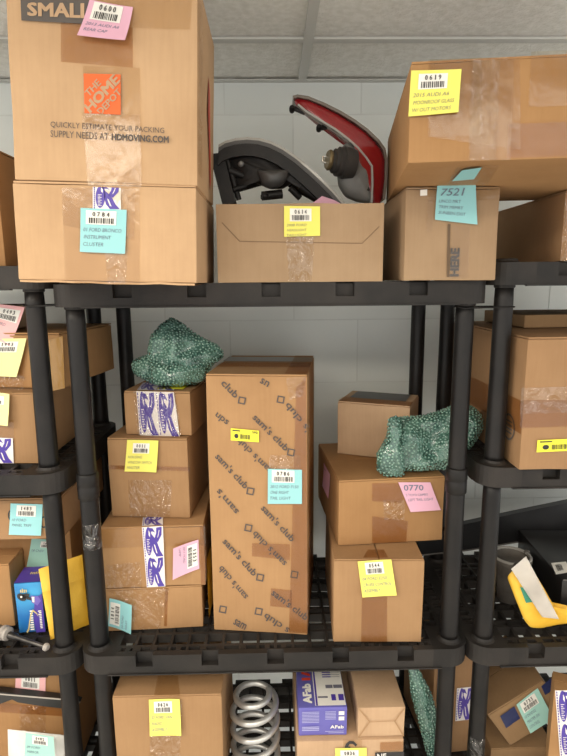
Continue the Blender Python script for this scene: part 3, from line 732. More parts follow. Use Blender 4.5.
# ---- middle unit, left stack
Hb = box_px('flat carton with curled aqua 1814 note, lowest of its stack on the grid shelf', (107, 632), (203.5, 628), (105, 590), .27, DL+.001, None, 3, tone=6, group=G_L)
z1 = DL+.001+Hb.h+.0015
tape(Hb, 'F', [(110, 591), (170, 588), (160, 628), (140, 629)], TAPE_CRINKLE); tape(Hb, 'F', [(165, 588), (168, 588), (167, 626), (164, 626)], TAPE_B)
note(Hb, 'F', [(108.5, 625), (110, 597), (133, 602), (132, 631)], 'blue', '1814', ('04 FORD', 'RELAY'), (.001, .010, .002, .001), (.1, .88, .05, .48), lab='aqua sticky note turned sideways')
Ib = box_px('carton sealed with purple printed tape and sideways pink note', (104, 589), (206, 586.5), (100.5, 528), .29, z1, None, 1.5, tone=6, group=G_L, dent=.003)
logo_tape(Ib, 'F', [(142, 527), (163, 525.5), (165.5, 586), (147, 587)], 2)
logo_tape(Ib, 'T', [(143, 518), (163, 517), (163, 525.5), (142, 526.5)], 1)
tape(Ib, 'F', [(101, 529), (205, 525), (206, 545), (103, 548)], TAPE, .0011); tape(Ib, 'F', [(104, 565), (140, 562), (142, 588), (105, 588)], TAPE_CRINKLE); tape(Ib, 'F', [(200, 526), (205, 526), (206, 584), (201, 584)], TAPE_B)
note(Ib, 'F', [(198.5, 539), (199.5, 568), (173.5, 577), (174, 546)], 'pink', '1353', ('2011 FORD', 'LAMP'), (.001, .010, .001, 0), (.1, .86, .06, .45), lab='pink sticky note turned sideways')
z2 = z1+Ib.h+.0015
Jb = box_px('carton with yellow 0011 note under the small purple-taped box', (111.7, 516.7), (190.5, 519.5), (106.4, 438), .27, z2, None, -5, tone=1, group=G_L)
tape(Jb, 'F', [(108, 465), (190, 467), (190, 471), (108, 469)], TAPE_B); tape(Jb, 'F', [(128, 480), (172, 480), (170, 519), (130, 517)], TAPE_CRINKLE)
note(Jb, 'F', [(127.5, 439.5), (159, 440), (157.5, 471), (125.5, 470.5)], 'yellow', '0011', ('HOUSING', 'WINDOW SWITCH', 'MASTER'), (0, .005, .003, 0), (.2, .72, .1, .42), pen=PENCIL_PEN)
z3 = z2+Jb.h+.0015
Kb = box_px('small carton with wide purple printed tape beneath the green bubble-wrapped bundle', (126, 434.5), (192, 438), (124, 391), .20, z3, None, -7, tone=1, group=G_L)
logo_tape(Kb, 'F', [(136.5, 391), (174, 392), (180, 437), (140, 435)], 1, 2)
tape(Kb, 'F', [(134, 391), (176, 392), (182, 437), (138, 435)], TAPE_CRINKLE, .0035)
logo_tape(Kb, 'T', [(143, 383), (176, 384), (174, 391), (137, 390.5)], 1, 2)
note(Kb, 'T', Kb.rect('T', .075, .14, .02, .085), 'label', None, (), (0, 0, 0, 0), lab='yellow label under the bundle')
z4 = z3+Kb.h+.001

# ---- tall printed carton
Mb = box_px('tall narrow carton printed all over with diagonal lettering, aqua 0786 note', (213.8, 630), (307.5, 634), (209.5, 374), .31, DL+.001, None, -7, tone=6, group=None, seam='x')
PRINT = nmat('faded_print_ink', (.09, .075, .07), .75)
def diag(mb, fq, p0, p1, hgt, word, flip=False, m=0):
    """word along the pixel line p0 -> p1; hgt = letter height in px; flip turns it upside down"""
    (x0, y0), (x1, y1) = p0, p1; L = math.hypot(x1-x0, y1-y0); ux, uy = (x1-x0)/L, (y1-y0)/L; nx, ny = -uy, ux
    q = [(x0-nx*hgt/2, y0-ny*hgt/2), (x1-nx*hgt/2, y1-ny*hgt/2), (x1+nx*hgt/2, y1+ny*hgt/2), (x0+nx*hgt/2, y0+ny*hgt/2)]
    F = fq(q); fn = (lambda s, t: F(1-s, 1-t)) if flip else F
    if word == '<>':
        for i in range(4):
            o_ = [(0, 0), (1, 0), (1, 1), (0, 1)]; a, b2 = o_[i], o_[(i+1) % 4]; g = lambda p, k: (.5+(p[0]-.5)*k, .5+(p[1]-.5)*k)
            poly(mb, fn, [a, b2, g(b2, .66), g(a, .66)], 0)
    else: txt(mb, fn, word, 0, 1, .04, .96, 0, .016)
if True:
    u = lambda x, y: (200+x/4.36, 340+y/4.36); v = lambda x, y: (200+x/4.36, 480+y/4.36)
    T = lambda a, b2, w_, fl=False, hh=7.5: prints(Mb, 'F', PRINT, lambda mb, fq: diag(mb, fq, a, b2, hh, w_, fl), 'printed_diamond' if w_ == '<>' else 'printed_word')
    T(u(100, 180), u(163, 245), 'club'); T(u(265, 175), u(300, 195), 'sn', False, 6)
    T(u(238, 330), u(382, 475), "sam's club"); T(u(375, 280), u(470, 395), "'s club", True)
    T(u(68, 325), u(120, 365), 'ups', False, 7); T(u(165, 435), u(305, 575), "sam's club", True)
    T(u(75, 500), u(205, 640), "sam's club"); T(v(75, 45), v(160, 145), "sam's", True)
    T(v(275, 115), v(408, 260), "sam's club"); T(v(232, 230), v(370, 370), "sam's club", True)
    T(v(108, 260), v(243, 410), "sam's club"); T(v(85, 380), v(200, 515), "sam's club", True)
    T(v(318, 485), v(468, 600), "sam's club"); T(v(280, 590), v(385, 660), "s club", True); T(v(150, 615), v(200, 642), 'sam', False, 6.5)
    for c_ in (u(183, 263), u(352, 259), u(397, 489), v(220, 48), v(211, 208), v(262, 424), v(412, 411), v(256, 572), v(100, 563)):
        if 209 < c_[0] < 306: T((c_[0]-3.6, c_[1]-.6), (c_[0]+3.6, c_[1]+.8), '<>', False, 7.2)
tape(Mb, 'F', [(296, 388), (306, 376), (308, 633), (289, 632)], TAPE_B, .0015, label='brown tape down the right edge'); tape(Mb, 'F', [(252, 543), (290, 544), (290, 560), (252, 556)], TAPE_B, .0013); tape(Mb, 'F', [(271, 588), (292, 590), (292, 608), (270, 606)], TAPE_B, .0013)
tape(Mb, 'F', [(270, 455), (300, 455), (302, 478), (268, 478)], TAPE_CRINKLE); tape(Mb, 'F', [(286, 378), (306, 377), (303, 396), (290, 400)], TAPE_CRINKLE, .0018)
tape(Mb, 'T', Mb.rect('T', .0, Mb.w, .10, .17), TAPE_B); tape(Mb, 'T', Mb.rect('T', .0, Mb.w, .19, .27), nmat('grey_duct_tape', (.26, .25, .23), .4)); tape(Mb, 'T', Mb.rect('T', Mb.w-.05, Mb.w, .0, .3), TAPE_B, .0018)
for k in range(6): tape(Mb, 'R', Mb.rect('R', .0+.003*(k % 2), .055, .02+.1*k, .13+.1*k), TAPE_CRINKLE, .0016+.0008*(k % 3))
tape(Mb, 'R', Mb.rect('R', .06, .3, .0, Mb.h), TAPE_B, .001)
note(Mb, 'F', [(268, 468.5), (302, 469.5), (302, 503), (268, 503)], 'blue', '0786', ('2012 FORD F150', 'ONE RIGHT', 'TAIL LIGHT'), (0, .003, 0, 0), (.12, .78, .03, .38))
def yl(c, f_, q, num):
    o = note(c, f_, q, 'label', None, (), (0, 0, 0, 0), lab='bright yellow price label'); mb = MB()
    qq = c.quad(f_, q); nr = c.plane(f_)[1]; F = lambda s, t: bil(qq, s, t)+nr*.0030
    poly(mb, F, ell(.2, .6, .075, .20)); barcode(mb, F, .34, .70, .42, .82, 0, 5); txt(mb, F, num, .76, .96, .08, .26, 0, .02)
    poly(mb, F, [(.06, .10), (.34, .10), (.34, .2), (.06, .2)])
    mb.build('label_print', BLACK_INK, o)
yl(Mb, 'F', [(231, 428), (259, 430.5), (259, 442), (231, 440)], '292')

# ---- right stack
Nb = box_px('carton with yellow 0544 note standing on the grid shelf', (332.8, 642.5), (421.6, 642.5), (336, 559.5), .30, DL+.001, None, -2, tone=1, group=G_R, seam='y')
tape(Nb, 'F', [(362, 590), (387, 590), (387, 643), (361, 643)], TAPE_B); tape(Nb, 'T', [(368, 550), (384, 550), (388, 558), (363, 558)], TAPE_B)
note(Nb, 'F', [(357.5, 561), (391, 558.5), (396, 593), (362, 595.5)], 'yellow', '0544', ('04 FORD E250', 'CRUISE CONTROL', 'ASSEMBLY'), (0, .006, .002, 0), (.2, .74, .05, .38))
z1 = DL+.001+Nb.h+.0015
Ob = box_px('wide carton with hanging pink note under the right bubble-wrapped bundle', (338, 546), (442.5, 541), (338.5, 481), .30, z1, None, 4.5, tone=2, group=G_R, seam='x')
tape(Ob, 'F', [(372, 483), (403, 483), (402, 503), (372, 501)], TAPE_B); tape(Ob, 'F', [(372, 516), (408, 521), (406, 542), (372, 543)], TAPE_B); tape(Ob, 'F', [(383, 500), (405, 500), (404, 520), (384, 520)], TAPE_CRINKLE)
note(Ob, 'F', [(398, 482), (430, 482), (439, 508), (409, 510)], 'pink', None, ('5 TOYO CAMRY', 'LEFT TAIL LIGHT'), (0, .010, 0, 0), big='0770')
note(Ob, 'L', Ob.rect('L', .10, .19, Ob.h-.085, Ob.h-.02), 'pink', None, ('REAR',), (0, .004, 0, 0))
z2 = z1+Ob.h+.0015
pl_ = Vector((.172, .292, z2))
Pb = carton('plain small carton with black taped top at the back of the right stack', .19, .15, .145, pl_, -23, tone=4, group=G_R, seam='x')
tape(Pb, 'T', Pb.rect('T', .02, .17, .05, .14), nmat('black_tape', (.04, .035, .03), .3), .0014); tape(Pb, 'T', Pb.rect('T', .0, .19, .0, .05), TAPE_B)

# ---- bubble-wrapped bundles
def bubbles(o, seed, gap=.0066, rad=.0031, hgt=.0021):
    """air bubbles standing out of the wrap, one joined mesh"""
    me = o.data; me.calc_loop_triangles(); rnd = random.Random(seed); vs = [v.co.copy() for v in me.vertices]
    tris = [(t.vertices[:], t.area, t.normal.copy()) for t in me.loop_triangles if t.area > 0]
    cand = rnd.choices(tris, weights=[t[1] for t in tris], k=int(sum(t[1] for t in tris)/gap**2*5)); cells = {}; mb = MB()
    for (a, b2, c_), _, nn in cand:
        u, v = rnd.random(), rnd.random()
        if u+v > 1: u, v = 1-u, 1-v
        p = vs[a]*(1-u-v)+vs[b2]*u+vs[c_]*v; k = tuple(int(x//gap) for x in p)
        if any((p-q).length < gap for i in (-1, 0, 1) for j in (-1, 0, 1) for l in (-1, 0, 1) for q in cells.get((k[0]+i, k[1]+j, k[2]+l), ())): continue
        cells.setdefault(k, []).append(p); t = nn.orthogonal().normalized(); w_ = nn.cross(t); pts = []
        for r_, h_ in ((1, -.1), (.72, .72)): pts += [p+(t*math.cos(R(60*m))+w_*math.sin(R(60*m)))*rad*r_+nn*hgt*h_ for m in range(6)]
        pts.append(p+nn*hgt)
        mb.add(pts, [(m, (m+1) % 6, 6+(m+1) % 6, 6+m) for m in range(6)]+[(6+m, 6+(m+1) % 6, 12) for m in range(6)])
    b = mb.build('air_bubbles', DOME, o.parent, True); b['kind'] = 'stuff'; b['label'] = 'rows of small green air bubbles'
def bundle(label, px, Y, thick, seed, zmin=None, extra=None, back=1.):
    loop = pxloop(px, Y, .009, 0)
    loop = [p+Vector((0, 0, noise.noise(p*60)*.002)) for p in loop]
    if zmin: loop = [Vector((p.x, p.y, max(p.z, zmin))) for p in loop]
    mb = pillow(loop, Y, thick, 16, thick*.38, 24, seed, back, .55)
    if zmin: mb.v = [(v[0], v[1], max(v[2], zmin)) for v in mb.v]
    c = sum(loop, Vector())/len(loop); zb = min(p.z for p in loop)
    root = tag(empty('bubble_wrapped_bundle', (c.x, Y, zb)), label, 'wrapped bundle', 'green bubble-wrapped bundles')
    o = mb.build('bubble_wrap', BUBBLE); o.data.transform(Matrix.Translation(-root.location)); o.parent = root; fix_normals(o.data); auto_smooth(o, 55); bubbles(o, seed)
    for e in extra or ():
        l2 = pxloop(e[0], e[1], .008, 1)
        if zmin: l2 = [Vector((p.x, p.y, max(p.z, zmin))) for p in l2]
        m2 = pillow(l2, e[1], e[2], 8, e[2]*.35, 34, seed+9, 1, .5)
        if zmin: m2.v = [(v[0], v[1], max(v[2], zmin)) for v in m2.v]
        o = m2.build('wrap_fold', BUBBLE); o.data.transform(Matrix.Translation(-root.location)); o.parent = root; fix_normals(o.data); auto_smooth(o, 55); bubbles(o, seed+3)
    return root
bundle('green bubble-wrapped bundle with a pointed top, on the small purple-taped carton',
       [(147, 381), (146, 366), (148, 350), (151, 335), (160, 325), (171, 317.5), (180, 322), (192, 331), (205, 339), (217, 345), (223, 351), (223, 357), (213, 365), (206, 377), (196, 384), (170, 386)], .235, .055, 2, z4+.001,
       [([(131, 362), (140, 357), (152, 354), (160, 362), (158, 378), (146, 380), (134, 374)], .24, .03), ([(150, 357), (165, 364), (190, 362), (205, 364), (207, 368), (203, 381), (180, 386), (152, 384)], .20, .035)])
bundle('green bubble-wrapped bundle tipped on its side beside the shelving post, on the wide carton',
       [(378, 468), (377, 455), (386, 440), (390, 425), (400, 418), (420, 416), (440, 411), (458, 405), (472, 406), (482, 415), (483, 428), (476, 439), (462, 456), (456, 470), (440, 479), (410, 481), (390, 479)], .155, .058, 7, z2+.001,
       [([(388, 418), (398, 415), (402, 428), (398, 440), (404, 452), (404, 478), (388, 478), (376, 470), (379, 452), (388, 440)], .11, .022)])

# ---- bottom shelf, middle unit
Rb = carton('brown carton with yellow 0626 note below the grid shelf, beside the coil spring', .258, .30, hy(112, 697, .02).z-DB, (max(hy(112, 720, .02).x+.002, -.386), .02, DB+.001), 0, tone=1, group=G_BOT)
tape(Rb, 'F', [(150, 700), (182, 700), (180, 756), (150, 756)], TAPE_CRINKLE); tape(Rb, 'T', [(158, 676), (178, 676), (180, 696), (154, 696)], TAPE)
note(Rb, 'F', [(149, 699), (180, 697.5), (182, 732), (150.5, 733.5)], 'yellow', '0626', ('02 FORD VAN', 'RADIO', 'ASSEMBLY'), (0, .006, .003, 0), (.16, .74, .06, .38))
# coil spring
SP = nmat('silver_painted_steel', (.52, .52, .50), .34, .6, build=noisy((.42, .42, .41), (.58, .58, .56), 20, 4))
sc = hy(254, 690, .125); ztop = sc.z-.004
path = []; turns = 4.9; n = 190; zb = DB+.009
for i in range(n+1):
    k = i/n; a = k*turns*2*math.pi+.9; tt = (1-k)*turns
    r_ = .058 if tt > 1.25 else .037+(.058-.037)*(tt/1.25)**.8
    kk = k if k < .84 else .84+(k-.84)*.45
    path.append((sc.x+.001+r_*math.cos(a), .125+r_*math.sin(a), zb+(ztop-zb)*kk/.912))
mb = MB(); mb.tube(path, .0078, 12); o = mb.build('coil', SP, None, True)
spr = tag(empty('coil_spring', (sc.x, .125, DB)), 'silver steel coil spring standing between cartons on the bottom shelf', 'coil spring')
o.data.transform(Matrix.Translation(-spr.location)); o.parent = spr
# carton under the purple tool box
tz = hy(350, 739, .035).z
Tb = carton('tan carton with yellow 0836 note supporting the purple tool box', hy(404, 745, .03).x-hy(297, 745, .03).x, .34, tz-DB, (hy(297, 745, .03).x, .03, DB+.001), 0, tone=4, group=G_BOT, flaps=False)
def f(mb, fq):
    F = fq([(343, 739), (357, 739), (357, 756), (343, 756)])
    P = [(.1, .5), (.2, .25), (.45, .08), (.75, .1), (1, .3), (.9, .42), (.7, .26), (.48, .26), (.36, .4), (.5, .42), (.62, .7), (.4, .72), (.34, .58), (.1, .66), (0, .6)]
    poly(mb, F, P)
prints(Tb, 'F', BLACK_INK, f, 'printed_mark', .0016)
def f(mb, fq):
    grid(mb, fq([(375, 752), (404, 751), (404, 775), (375, 776)]), 1, 1)
prints(Tb, 'F', BLACK_INK, f, 'printed_panel', .0016)
def f(mb, fq):
    F = fq([(377, 753), (386, 752.6), (386, 758), (377, 758.4)]); txt(mb, F, 'NF', 0, 1, 0, 1, 0, .02)
prints(Tb, 'F', LABEL_W, f, 'printed_lettering', .0022)
tape(Tb, 'F', [(343, 739), (362, 739), (362, 756), (343, 756)], TAPE); tape(Tb, 'F', [(380, 742), (404, 741), (404, 750), (380, 751)], TAPE_B)
note(Tb, 'F', [(335, 747.5), (366.5, 747), (367, 779), (336, 780)], 'yellow', '0836', ('LAMP',), (0, .003, 0, 0), (.16, .74, .06, .38))
tz += .003
PUR = nmat('purple_printed_card', (.13, .12, .42), .4)
Ub = box_px('purple and white printed tool box with red lettering, lying on a tan carton', (298.5, 736.5), (347, 736.5), (298, 708), .155, tz, None, 0, tone=4, group=G_BOT, flaps=False, name='tool_box', cat='tool box', bodymat=PUR)
def f(mb, fq):
    q = Ub.rect('T', .006, Ub.w-.003, .004, .151); F = fq(q); G = fq(q, .0005); Hh = fq(q, .001)
    grid(mb, F, 1, 1, 1, .32, 1, 0, 1)
    grid(mb, G, 1, 1, 0, .34, .38, 0, 1)
    up = lambda fn: (lambda s, t: fn(t, 1-s))
    txt(mb, up(G), 'AFab', .05, .50, .06, .26, 1, .06); txt(mb, up(G), '1/8', .58, .95, .06, .27, 2, .06)
    for k in range(6): grid(mb, Hh, 1, 1, 0, .55, .75, .06+.055*k, .085+.055*k); grid(mb, Hh, 1, 1, 3, .75, .96, .068+.055*k, .076+.055*k)
    grid(mb, Hh, 1, 1, 3, .60, .76, .54, .62); grid(mb, Hh, 1, 1, 3, .78, .98, .54, .62); grid(mb, Hh, 1, 1, 3, .40, .62, .80, .84); grid(mb, Hh, 1, 1, 3, .40, .55, .15, .18)
    grid(mb, Hh, 1, 1, 0, .70, .80, .76, .90); grid(mb, Hh, 1, 1, 0, .86, .98, .76, .90)
RED_INK = nmat('red_ink', (.65, .06, .03), .5)
prints(Ub, 'T', None, f, 'printed_top', .0016, [PURPLE, LABEL_W, RED_INK, nmat('grey_ink', (.16, .16, .2), .6)])
def f(mb, fq):
    q = Ub.rect('F', .003, Ub.w-.003, .003, Ub.h-.003); F = fq(q)
    for k in range(8): grid(mb, F, 1, 1, 0, .05, .42, .10+.055*k, .122+.055*k)
    for k in range(6): grid(mb, F, 1, 1, 0, .55, .78, .10+.055*k, .122+.055*k)
    grid(mb, F, 1, 1, 1, .84, .96, .10, .24); grid(mb, F, 1, 1, 1, .84, .96, .30, .44)
    for k in range(3): grid(mb, F, 1, 1, 0, .05, .42, .66+.06*k, .69+.06*k)
    txt(mb, F, 'AFab', .66, .95, .62, .74, 1, .02); grid(mb, F, 1, 1, 0, .55, .95, .84, .86); grid(mb, F, 1, 1, 0, .62, .95, .90, .92)
prints(Ub, 'F', None, f, 'printed_front', .0016, [nmat('pale_violet_ink', (.42, .42, .68), .5), LABEL_W])
Vb = box_px('plain tan carton with folded end flaps beside the purple tool box', (357.5, 737.5), (404.5, 737.5), (356, 708), .20, tz, None, 0, tone=4, group=G_BOT, seam='y', flaps=False)
def f(mb, fq):
    q = Vb.rect('F', 0, Vb.w, 0, Vb.h); F = fq(q)
    def ln(a, b2, wd=.014):
        d_ = Vector((b2[0]-a[0], b2[1]-a[1])).normalized(); n_ = (-d_.y*wd, d_.x*wd); poly(mb, F, [(a[0]+n_[0], a[1]+n_[1]), (b2[0]+n_[0], b2[1]+n_[1]), (b2[0]-n_[0], b2[1]-n_[1]), (a[0]-n_[0], a[1]-n_[1])])
    ln((.02, .02), (.25, .46)); ln((.25, .46), (.02, .98)); ln((.98, .02), (.78, .46)); ln((.78, .46), (.98, .98)); ln((.25, .47), (.78, .45), .01)
prints(Vb, 'F', KRAFT_EDGE, f, 'flap_seam', .0014)
# ---- left bay, middle shelf
pa = hz(40, 464, DMN+.001)
aw = .36; ab_h = hy(46, 393, pa.y).z-DMN
arx = -.520
La = carton('carton with purple tape and pale yellow note, lowest on the left bay middle shelf', aw, .33, ab_h, (arx-aw, pa.y, DMN+.001), 0, tone=1, group=G_LB)
logo_tape(La, 'F', [(-12, 437), (13, 438), (14, 463), (-12, 463)], 1); tape(La, 'F', [(-12, 418), (14, 420), (14, 463), (-12, 462)], TAPE)
note(La, 'F', [(-20, 391), (12, 393), (11.5, 424), (-20, 424)], 'cream', '0231', ('FORD',), (0, .006, .010, 0), (.12, .8, .1, .36))
zb = DMN+.001+La.h+.0015
fr, rr = hy(64, 391, .10), hy(116, 370, .385)
rzb = -7; bw_ = .40; bh_ = hy(64, 333, .10).z-zb
ang = R(rzb); anc = Vector((fr.x, .10, zb))-Vector((math.cos(ang), math.sin(ang), 0))*bw_
Lb = carton('long carton with shiny tape and pale yellow 1993 note, sticking out past the posts', bw_, .285, bh_, anc, rzb, tone=2, group=G_LB, dent=.003)
tape(Lb, 'F', [(-12, 376), (26, 377), (22, 392), (-12, 392)], TAPE_CRINKLE); tape(Lb, 'F', [(48, 340), (63, 336), (65, 388), (52, 391)], nmat('shiny_brown_tape', (.42, .24, .08), .2, build=lambda nt, b: wrinkle(nt, b, 40, .6))); tape(Lb, 'F', [(-10, 345), (26, 345), (24, 378), (-10, 377)], TAPE)
note(Lb, 'F', [(-14, 339), (28, 338), (20, 376), (-18, 375)], 'cream', '1993', (), (0, .008, .004, 0), (.3, .82, .08, .36))
zc = zb+Lb.h+.0015
Lc = carton('low carton with rose 0493 note at the top of the left bay middle tier', .30, .22, .055, (-.90, .13, zc), 0, tone=4, group=G_LB)
note(Lc, 'F', [(-10, 303), (26, 307), (14, 345), (-16, 330)], 'rose', '0493', ('2010 FORD', 'LAMP'), (0, .014, .004, 0), (.30, .92, .10, .44))
# ---- left bay, lower shelf
pd = hz(60, 626, DL)
Ld_h = hy(62, 539, .075).z-DL-.002
Ld = carton('brown carton with a mint note behind the blue coil box, holding up another box', .22, .215, Ld_h, (-.745, .205, DL+.001), 0, tone=2, group=G_LB)
note(Ld, 'F', [(32, 538), (60, 540), (56, 566), (28, 565)], 'mint', '1622', ('08 CHEV',), (0, .006, 0, 0), (.35, .8, .08, .3))
lc_r = hy(62, 520, .075).x
Le = carton('long carton with aqua 1483 note resting on the brown carton of the left bay', .30, .31, .100, (lc_r-.30, .075, DL+.001+Ld_h+.0015), 0, tone=3, group=G_LB)
note(Le, 'F', [(11, 503), (43, 504), (42, 534.5), (10, 533.5)], 'blue', '1483', ('10 FORD', 'PANEL TRIM'), (0, .004, 0, 0), (.2, .8, .05, .4))
def f(mb, fq):
    for c_ in ((12, 515), (44, 522)):
        F = fq([(c_[0]-4, c_[1]-6), (c_[0]+4, c_[1]-6), (c_[0]+4, c_[1]+6), (c_[0]-4, c_[1]+6)])
        o_, i_ = ell(.5, .5, .5, .5, 0, 16), ell(.5, .5, .34, .36, 0, 16)
        for k in range(16): poly(mb, F, [o_[k], o_[(k+1) % 16], i_[(k+1) % 16], i_[k]])
prints(Le, 'F', BLACK_INK, f, 'printed_ring')
e0 = hz(14, 628, DL+.001)
Lf = carton('plain tan carton standing beside the blue coil box', .22, .085, hy(14, 566, e0.y).z-DL, (e0.x-.22, e0.y, DL+.001), 2, tone=2, group=G_LB)
BLUE = nmat('blue_printed_card', (.03, .25, .58), .35, build=noisy((.015, .14, .42), (.06, .40, .72), 9, 2))
Lg = box_px('small blue and purple printed part box with picture of an ignition coil', (18.5, 634), (46, 631), (14, 584), .075, DL+.001, None, 6, group=G_LB, bodymat=BLUE, flaps=False, name='part_box', cat='part box')
def f(mb, fq):
    q = Lg.rect('F', .001, Lg.w-.001, .001, Lg.h-.001); F = fq(q); G = fq(q, .0005); Hh = fq(q, .001)
    poly(mb, F, [(.72, .30), (1, .22), (1, 1), (.66, 1), (.60, .75)], 0)
    poly(mb, G, ell(.25, .26, .17, .075, .2), 1); poly(mb, G, ell(.38, .24, .16, .05, -.1), 1); poly(mb, G, [(.42, .24), (.60, .28), (.60, .34), (.42, .31)], 1)
    poly(mb, G, [(.58, .24), (.86, .26), (.94, .36), (.80, .45), (.60, .38)], 2); poly(mb, Hh, [(.62, .26), (.72, .27), (.70, .38), (.63, .37)], 3)
    poly(mb, Hh, ell(.24, .25, .04, .02), 3)
    scribble(mb, G, .22, .48, .09, .17, 4, 4, 7)
    P = [(.30, .97), (.38, .90), (.50, .62), (.62, .52), (.76, .60), (.80, .68), (.74, .62), (.62, .56), (.52, .66), (.42, .92), (.34, .99)]; poly(mb, Hh, P, 4)
    up = lambda fn: (lambda s, t: fn(t, 1-s))
    scribble(mb, up(G), .06, .48, .46, .60, 9, 3, 2); scribble(mb, up(G), .08, .46, .80, .92, 11, 3, 5)
prints(Lg, 'F', None, f, 'printed_front', .0014, [PURPLE, BLACK_INK, nmat('violet_ink', (.16, .12, .45), .5), LABEL_W, nmat('gold_ink', (.62, .5, .2), .5)])
def f(mb, fq):
    q = Lg.rect('T', .001, Lg.w-.001, .001, .074); grid(mb, fq(q), 1, 1, 0); scribble(mb, fq(q, .0005), .4, .75, .35, .5, 5, 1, 8)
prints(Lg, 'T', None, f, 'printed_top', .0014, [PURPLE, nmat('gold_ink', (.62, .5, .2), .5)])
# padded envelopes
YENV = nmat('yellow_padded_envelope', (.86, .50, .035), .55, build=noisy((.78, .42, .02), (.92, .58, .07), 7, 4, .6, 30, .006))
def envelope(label, pts, thick, mat=YENV, parts=True, name='padded_envelope', cat='padded envelope', group='yellow padded envelopes'):
    """pts: four world corners (TL, TR, BR, BL)"""
    P = [Vector(p) for p in pts]; n = ((P[1]-P[0]).cross(P[3]-P[0])).normalized()
    if n.y > 0: n = -n
    mb = MB(); k = 14; sd = random.random()*30
    for side in (1, -1):
        def fn(s, t):
            e = (max(0, 16*s*(1-s)*t*(1-t)))**.45
            p = bil(P, s, t); return p+n*side*(thick/2*e*(1+.25*noise.noise(p*22+Vector((sd, 0, 0))))+.0006)
        grid(mb, fn, k, k)
    c = sum(P, Vector())/4; root = tag(empty(name, (c.x, c.y, min(p.z for p in P))), label, cat, group)
    o = mb.build('padded_body', mat); o.data.transform(Matrix.Translation(-root.location)); o.parent = root
    b = bmesh.new(); b.from_mesh(o.data); bmesh.ops.remove_doubles(b, verts=b.verts, dist=.0016); bmesh.ops.recalc_face_normals(b, faces=b.faces); b.to_mesh(o.data); b.free(); auto_smooth(o, 60)
    if parts:
        mb = MB(); grid(mb, lambda s, t: bil(P, s, t*.32)+n*(.0016+thick/2*(max(0, 16*s*(1-s)*(t*.32)*(1-t*.32)))**.45*1.22), 10, 5)
        o = mb.build('flap', mat, None, True); o.data.transform(Matrix.Translation(-root.location)); o.parent = root
    return root, P, n
bl, br = hz(50.5, 640, DL+.002), hz(89, 624.5, DL+.002)
up_ = Vector((-.012, .035, 0))
def tp(px, base, dy): return hy(*px, base.y+dy)
envelope('yellow padded envelope standing on edge behind the post, beside the blue coil box', [tp((38.5, 569), bl, .02), tp((82, 554.5), br, .02), br, bl], .014)
envelope('yellow padded envelope squeezed on edge between the stacked boxes and the tall carton', [Vector((-.166, .13, DL+.165)), Vector((-.160, .33, DL+.165)), Vector((-.160, .33, DL+.003)), Vector((-.166, .13, DL+.003))], .008)
# stabiliser link rod
ROD = nmat('dark_oily_steel', (.05, .047, .045), .35, .6, build=noisy((.03, .028, .027), (.12, .11, .10), 30, 4)); RUB = nmat('grey_rubber_boot', (.36, .33, .30), .6)
r0, r1 = hz(6, 634, DL+.018), hz(46, 647, DL+.012)
lk = tag(empty('link_rod', (r0.x, r0.y, DL)), 'dark steel link rod with a pale ball-joint ring, lying in front of the tan carton', 'link rod')
mb = MB(); mb.tube([r0, r0.lerp(r1, .25), r0.lerp(r1, .3), r1], [.0085, .0085, .0055, .0045], 12); sub(mb, 'rod', ROD, lk)
mq = (r1-r0).normalized().to_track_quat('Z', 'Y').to_matrix()
mb = MB(); mb.lathe([(.010, -.012), (.0165, -.010), (.0175, -.004), (.0140, -.001), (.0165, .003), (.0155, .008), (.010, .010)], r0+Vector((0, 0, .002)), 18, 0, mq); sub(mb, 'ball_joint_ring', RUB, lk)
mb = MB(); mb.lathe([(.004, -.006), (.0085, -.003), (.009, .002), (.006, .006)], r1, 14, 0, mq); sub(mb, 'end_cap', RUB, lk)
mb = MB(); mb.lathe([(.013, -.03), (.0145, -.024), (.013, -.012)], r0+Vector((0, 0, .002)), 16, 0, mq); sub(mb, 'ball_joint', ROD, lk)
# ---- left bay, bottom shelf
lbt = hy(62, 676, .09).z
Lh = carton('brown carton with rose note behind a black strip on the left bay bottom shelf', .36, .28, .345, (hy(63, 690, .09).x-.36, .09, DB+.001), 0, tone=2, group=G_LB)
note(Lh, 'F', [(16, 670), (46, 676), (46, 694), (16, 692)], 'rose', '0811', (), (0, .003, 0, 0), (.2, .8, .1, .7))
tape(Lh, 'F', [(20, 706), (46, 706), (46, 735), (20, 735)], TAPE_CRINKLE); tape(Lh, 'F', [(0, 702), (64, 708), (64, 716), (0, 712)], TAPE_B)
mb = MB(); P = [hy(*p, .066) for p in ((-60, 689), (0, 692), (40, 696.5), (70, 700), (80, 702.5), (62, 708.5), (40, 706), (18, 702.5), (12, 699.5), (0, 704), (-60, 706))]
mb.add([p+Vector((0, dy, 0)) for dy in (0, .018) for p in P], [tuple(range(11)), tuple(range(21, 10, -1))]+[(i, (i+1) % 11, 11+(i+1) % 11, 11+i) for i in range(11)])
st = tag(empty('plastic_strip', (P[4].x-.2, .064, P[9].z)), 'long black plastic trim strip across the carton with rose note', 'trim strip'); sub(mb, 'strip', nmat('trim_black', (.018, .017, .017), .4), st, False)
mb = MB(); 
for a, b2 in (((-60, 689), (70, 700)),): mb.tube([hy(*a, .065), hy(*b2, .065), hy(80, 702.5, .065)], .0018, 6)
sub(mb, 'bright_edge', nmat('pale_edge', (.35, .32, .28), .4), st)  # paler line along the strip's upper edge
WHT = nmat('white_plastic_mailer', (.62, .60, .56), .4, build=noisy((.52, .50, .46), (.68, .66, .62), 8, 4, .5, 30, .006))
pc = [hy(*p, .045) for p in ((8, 729), (64, 735))]; 
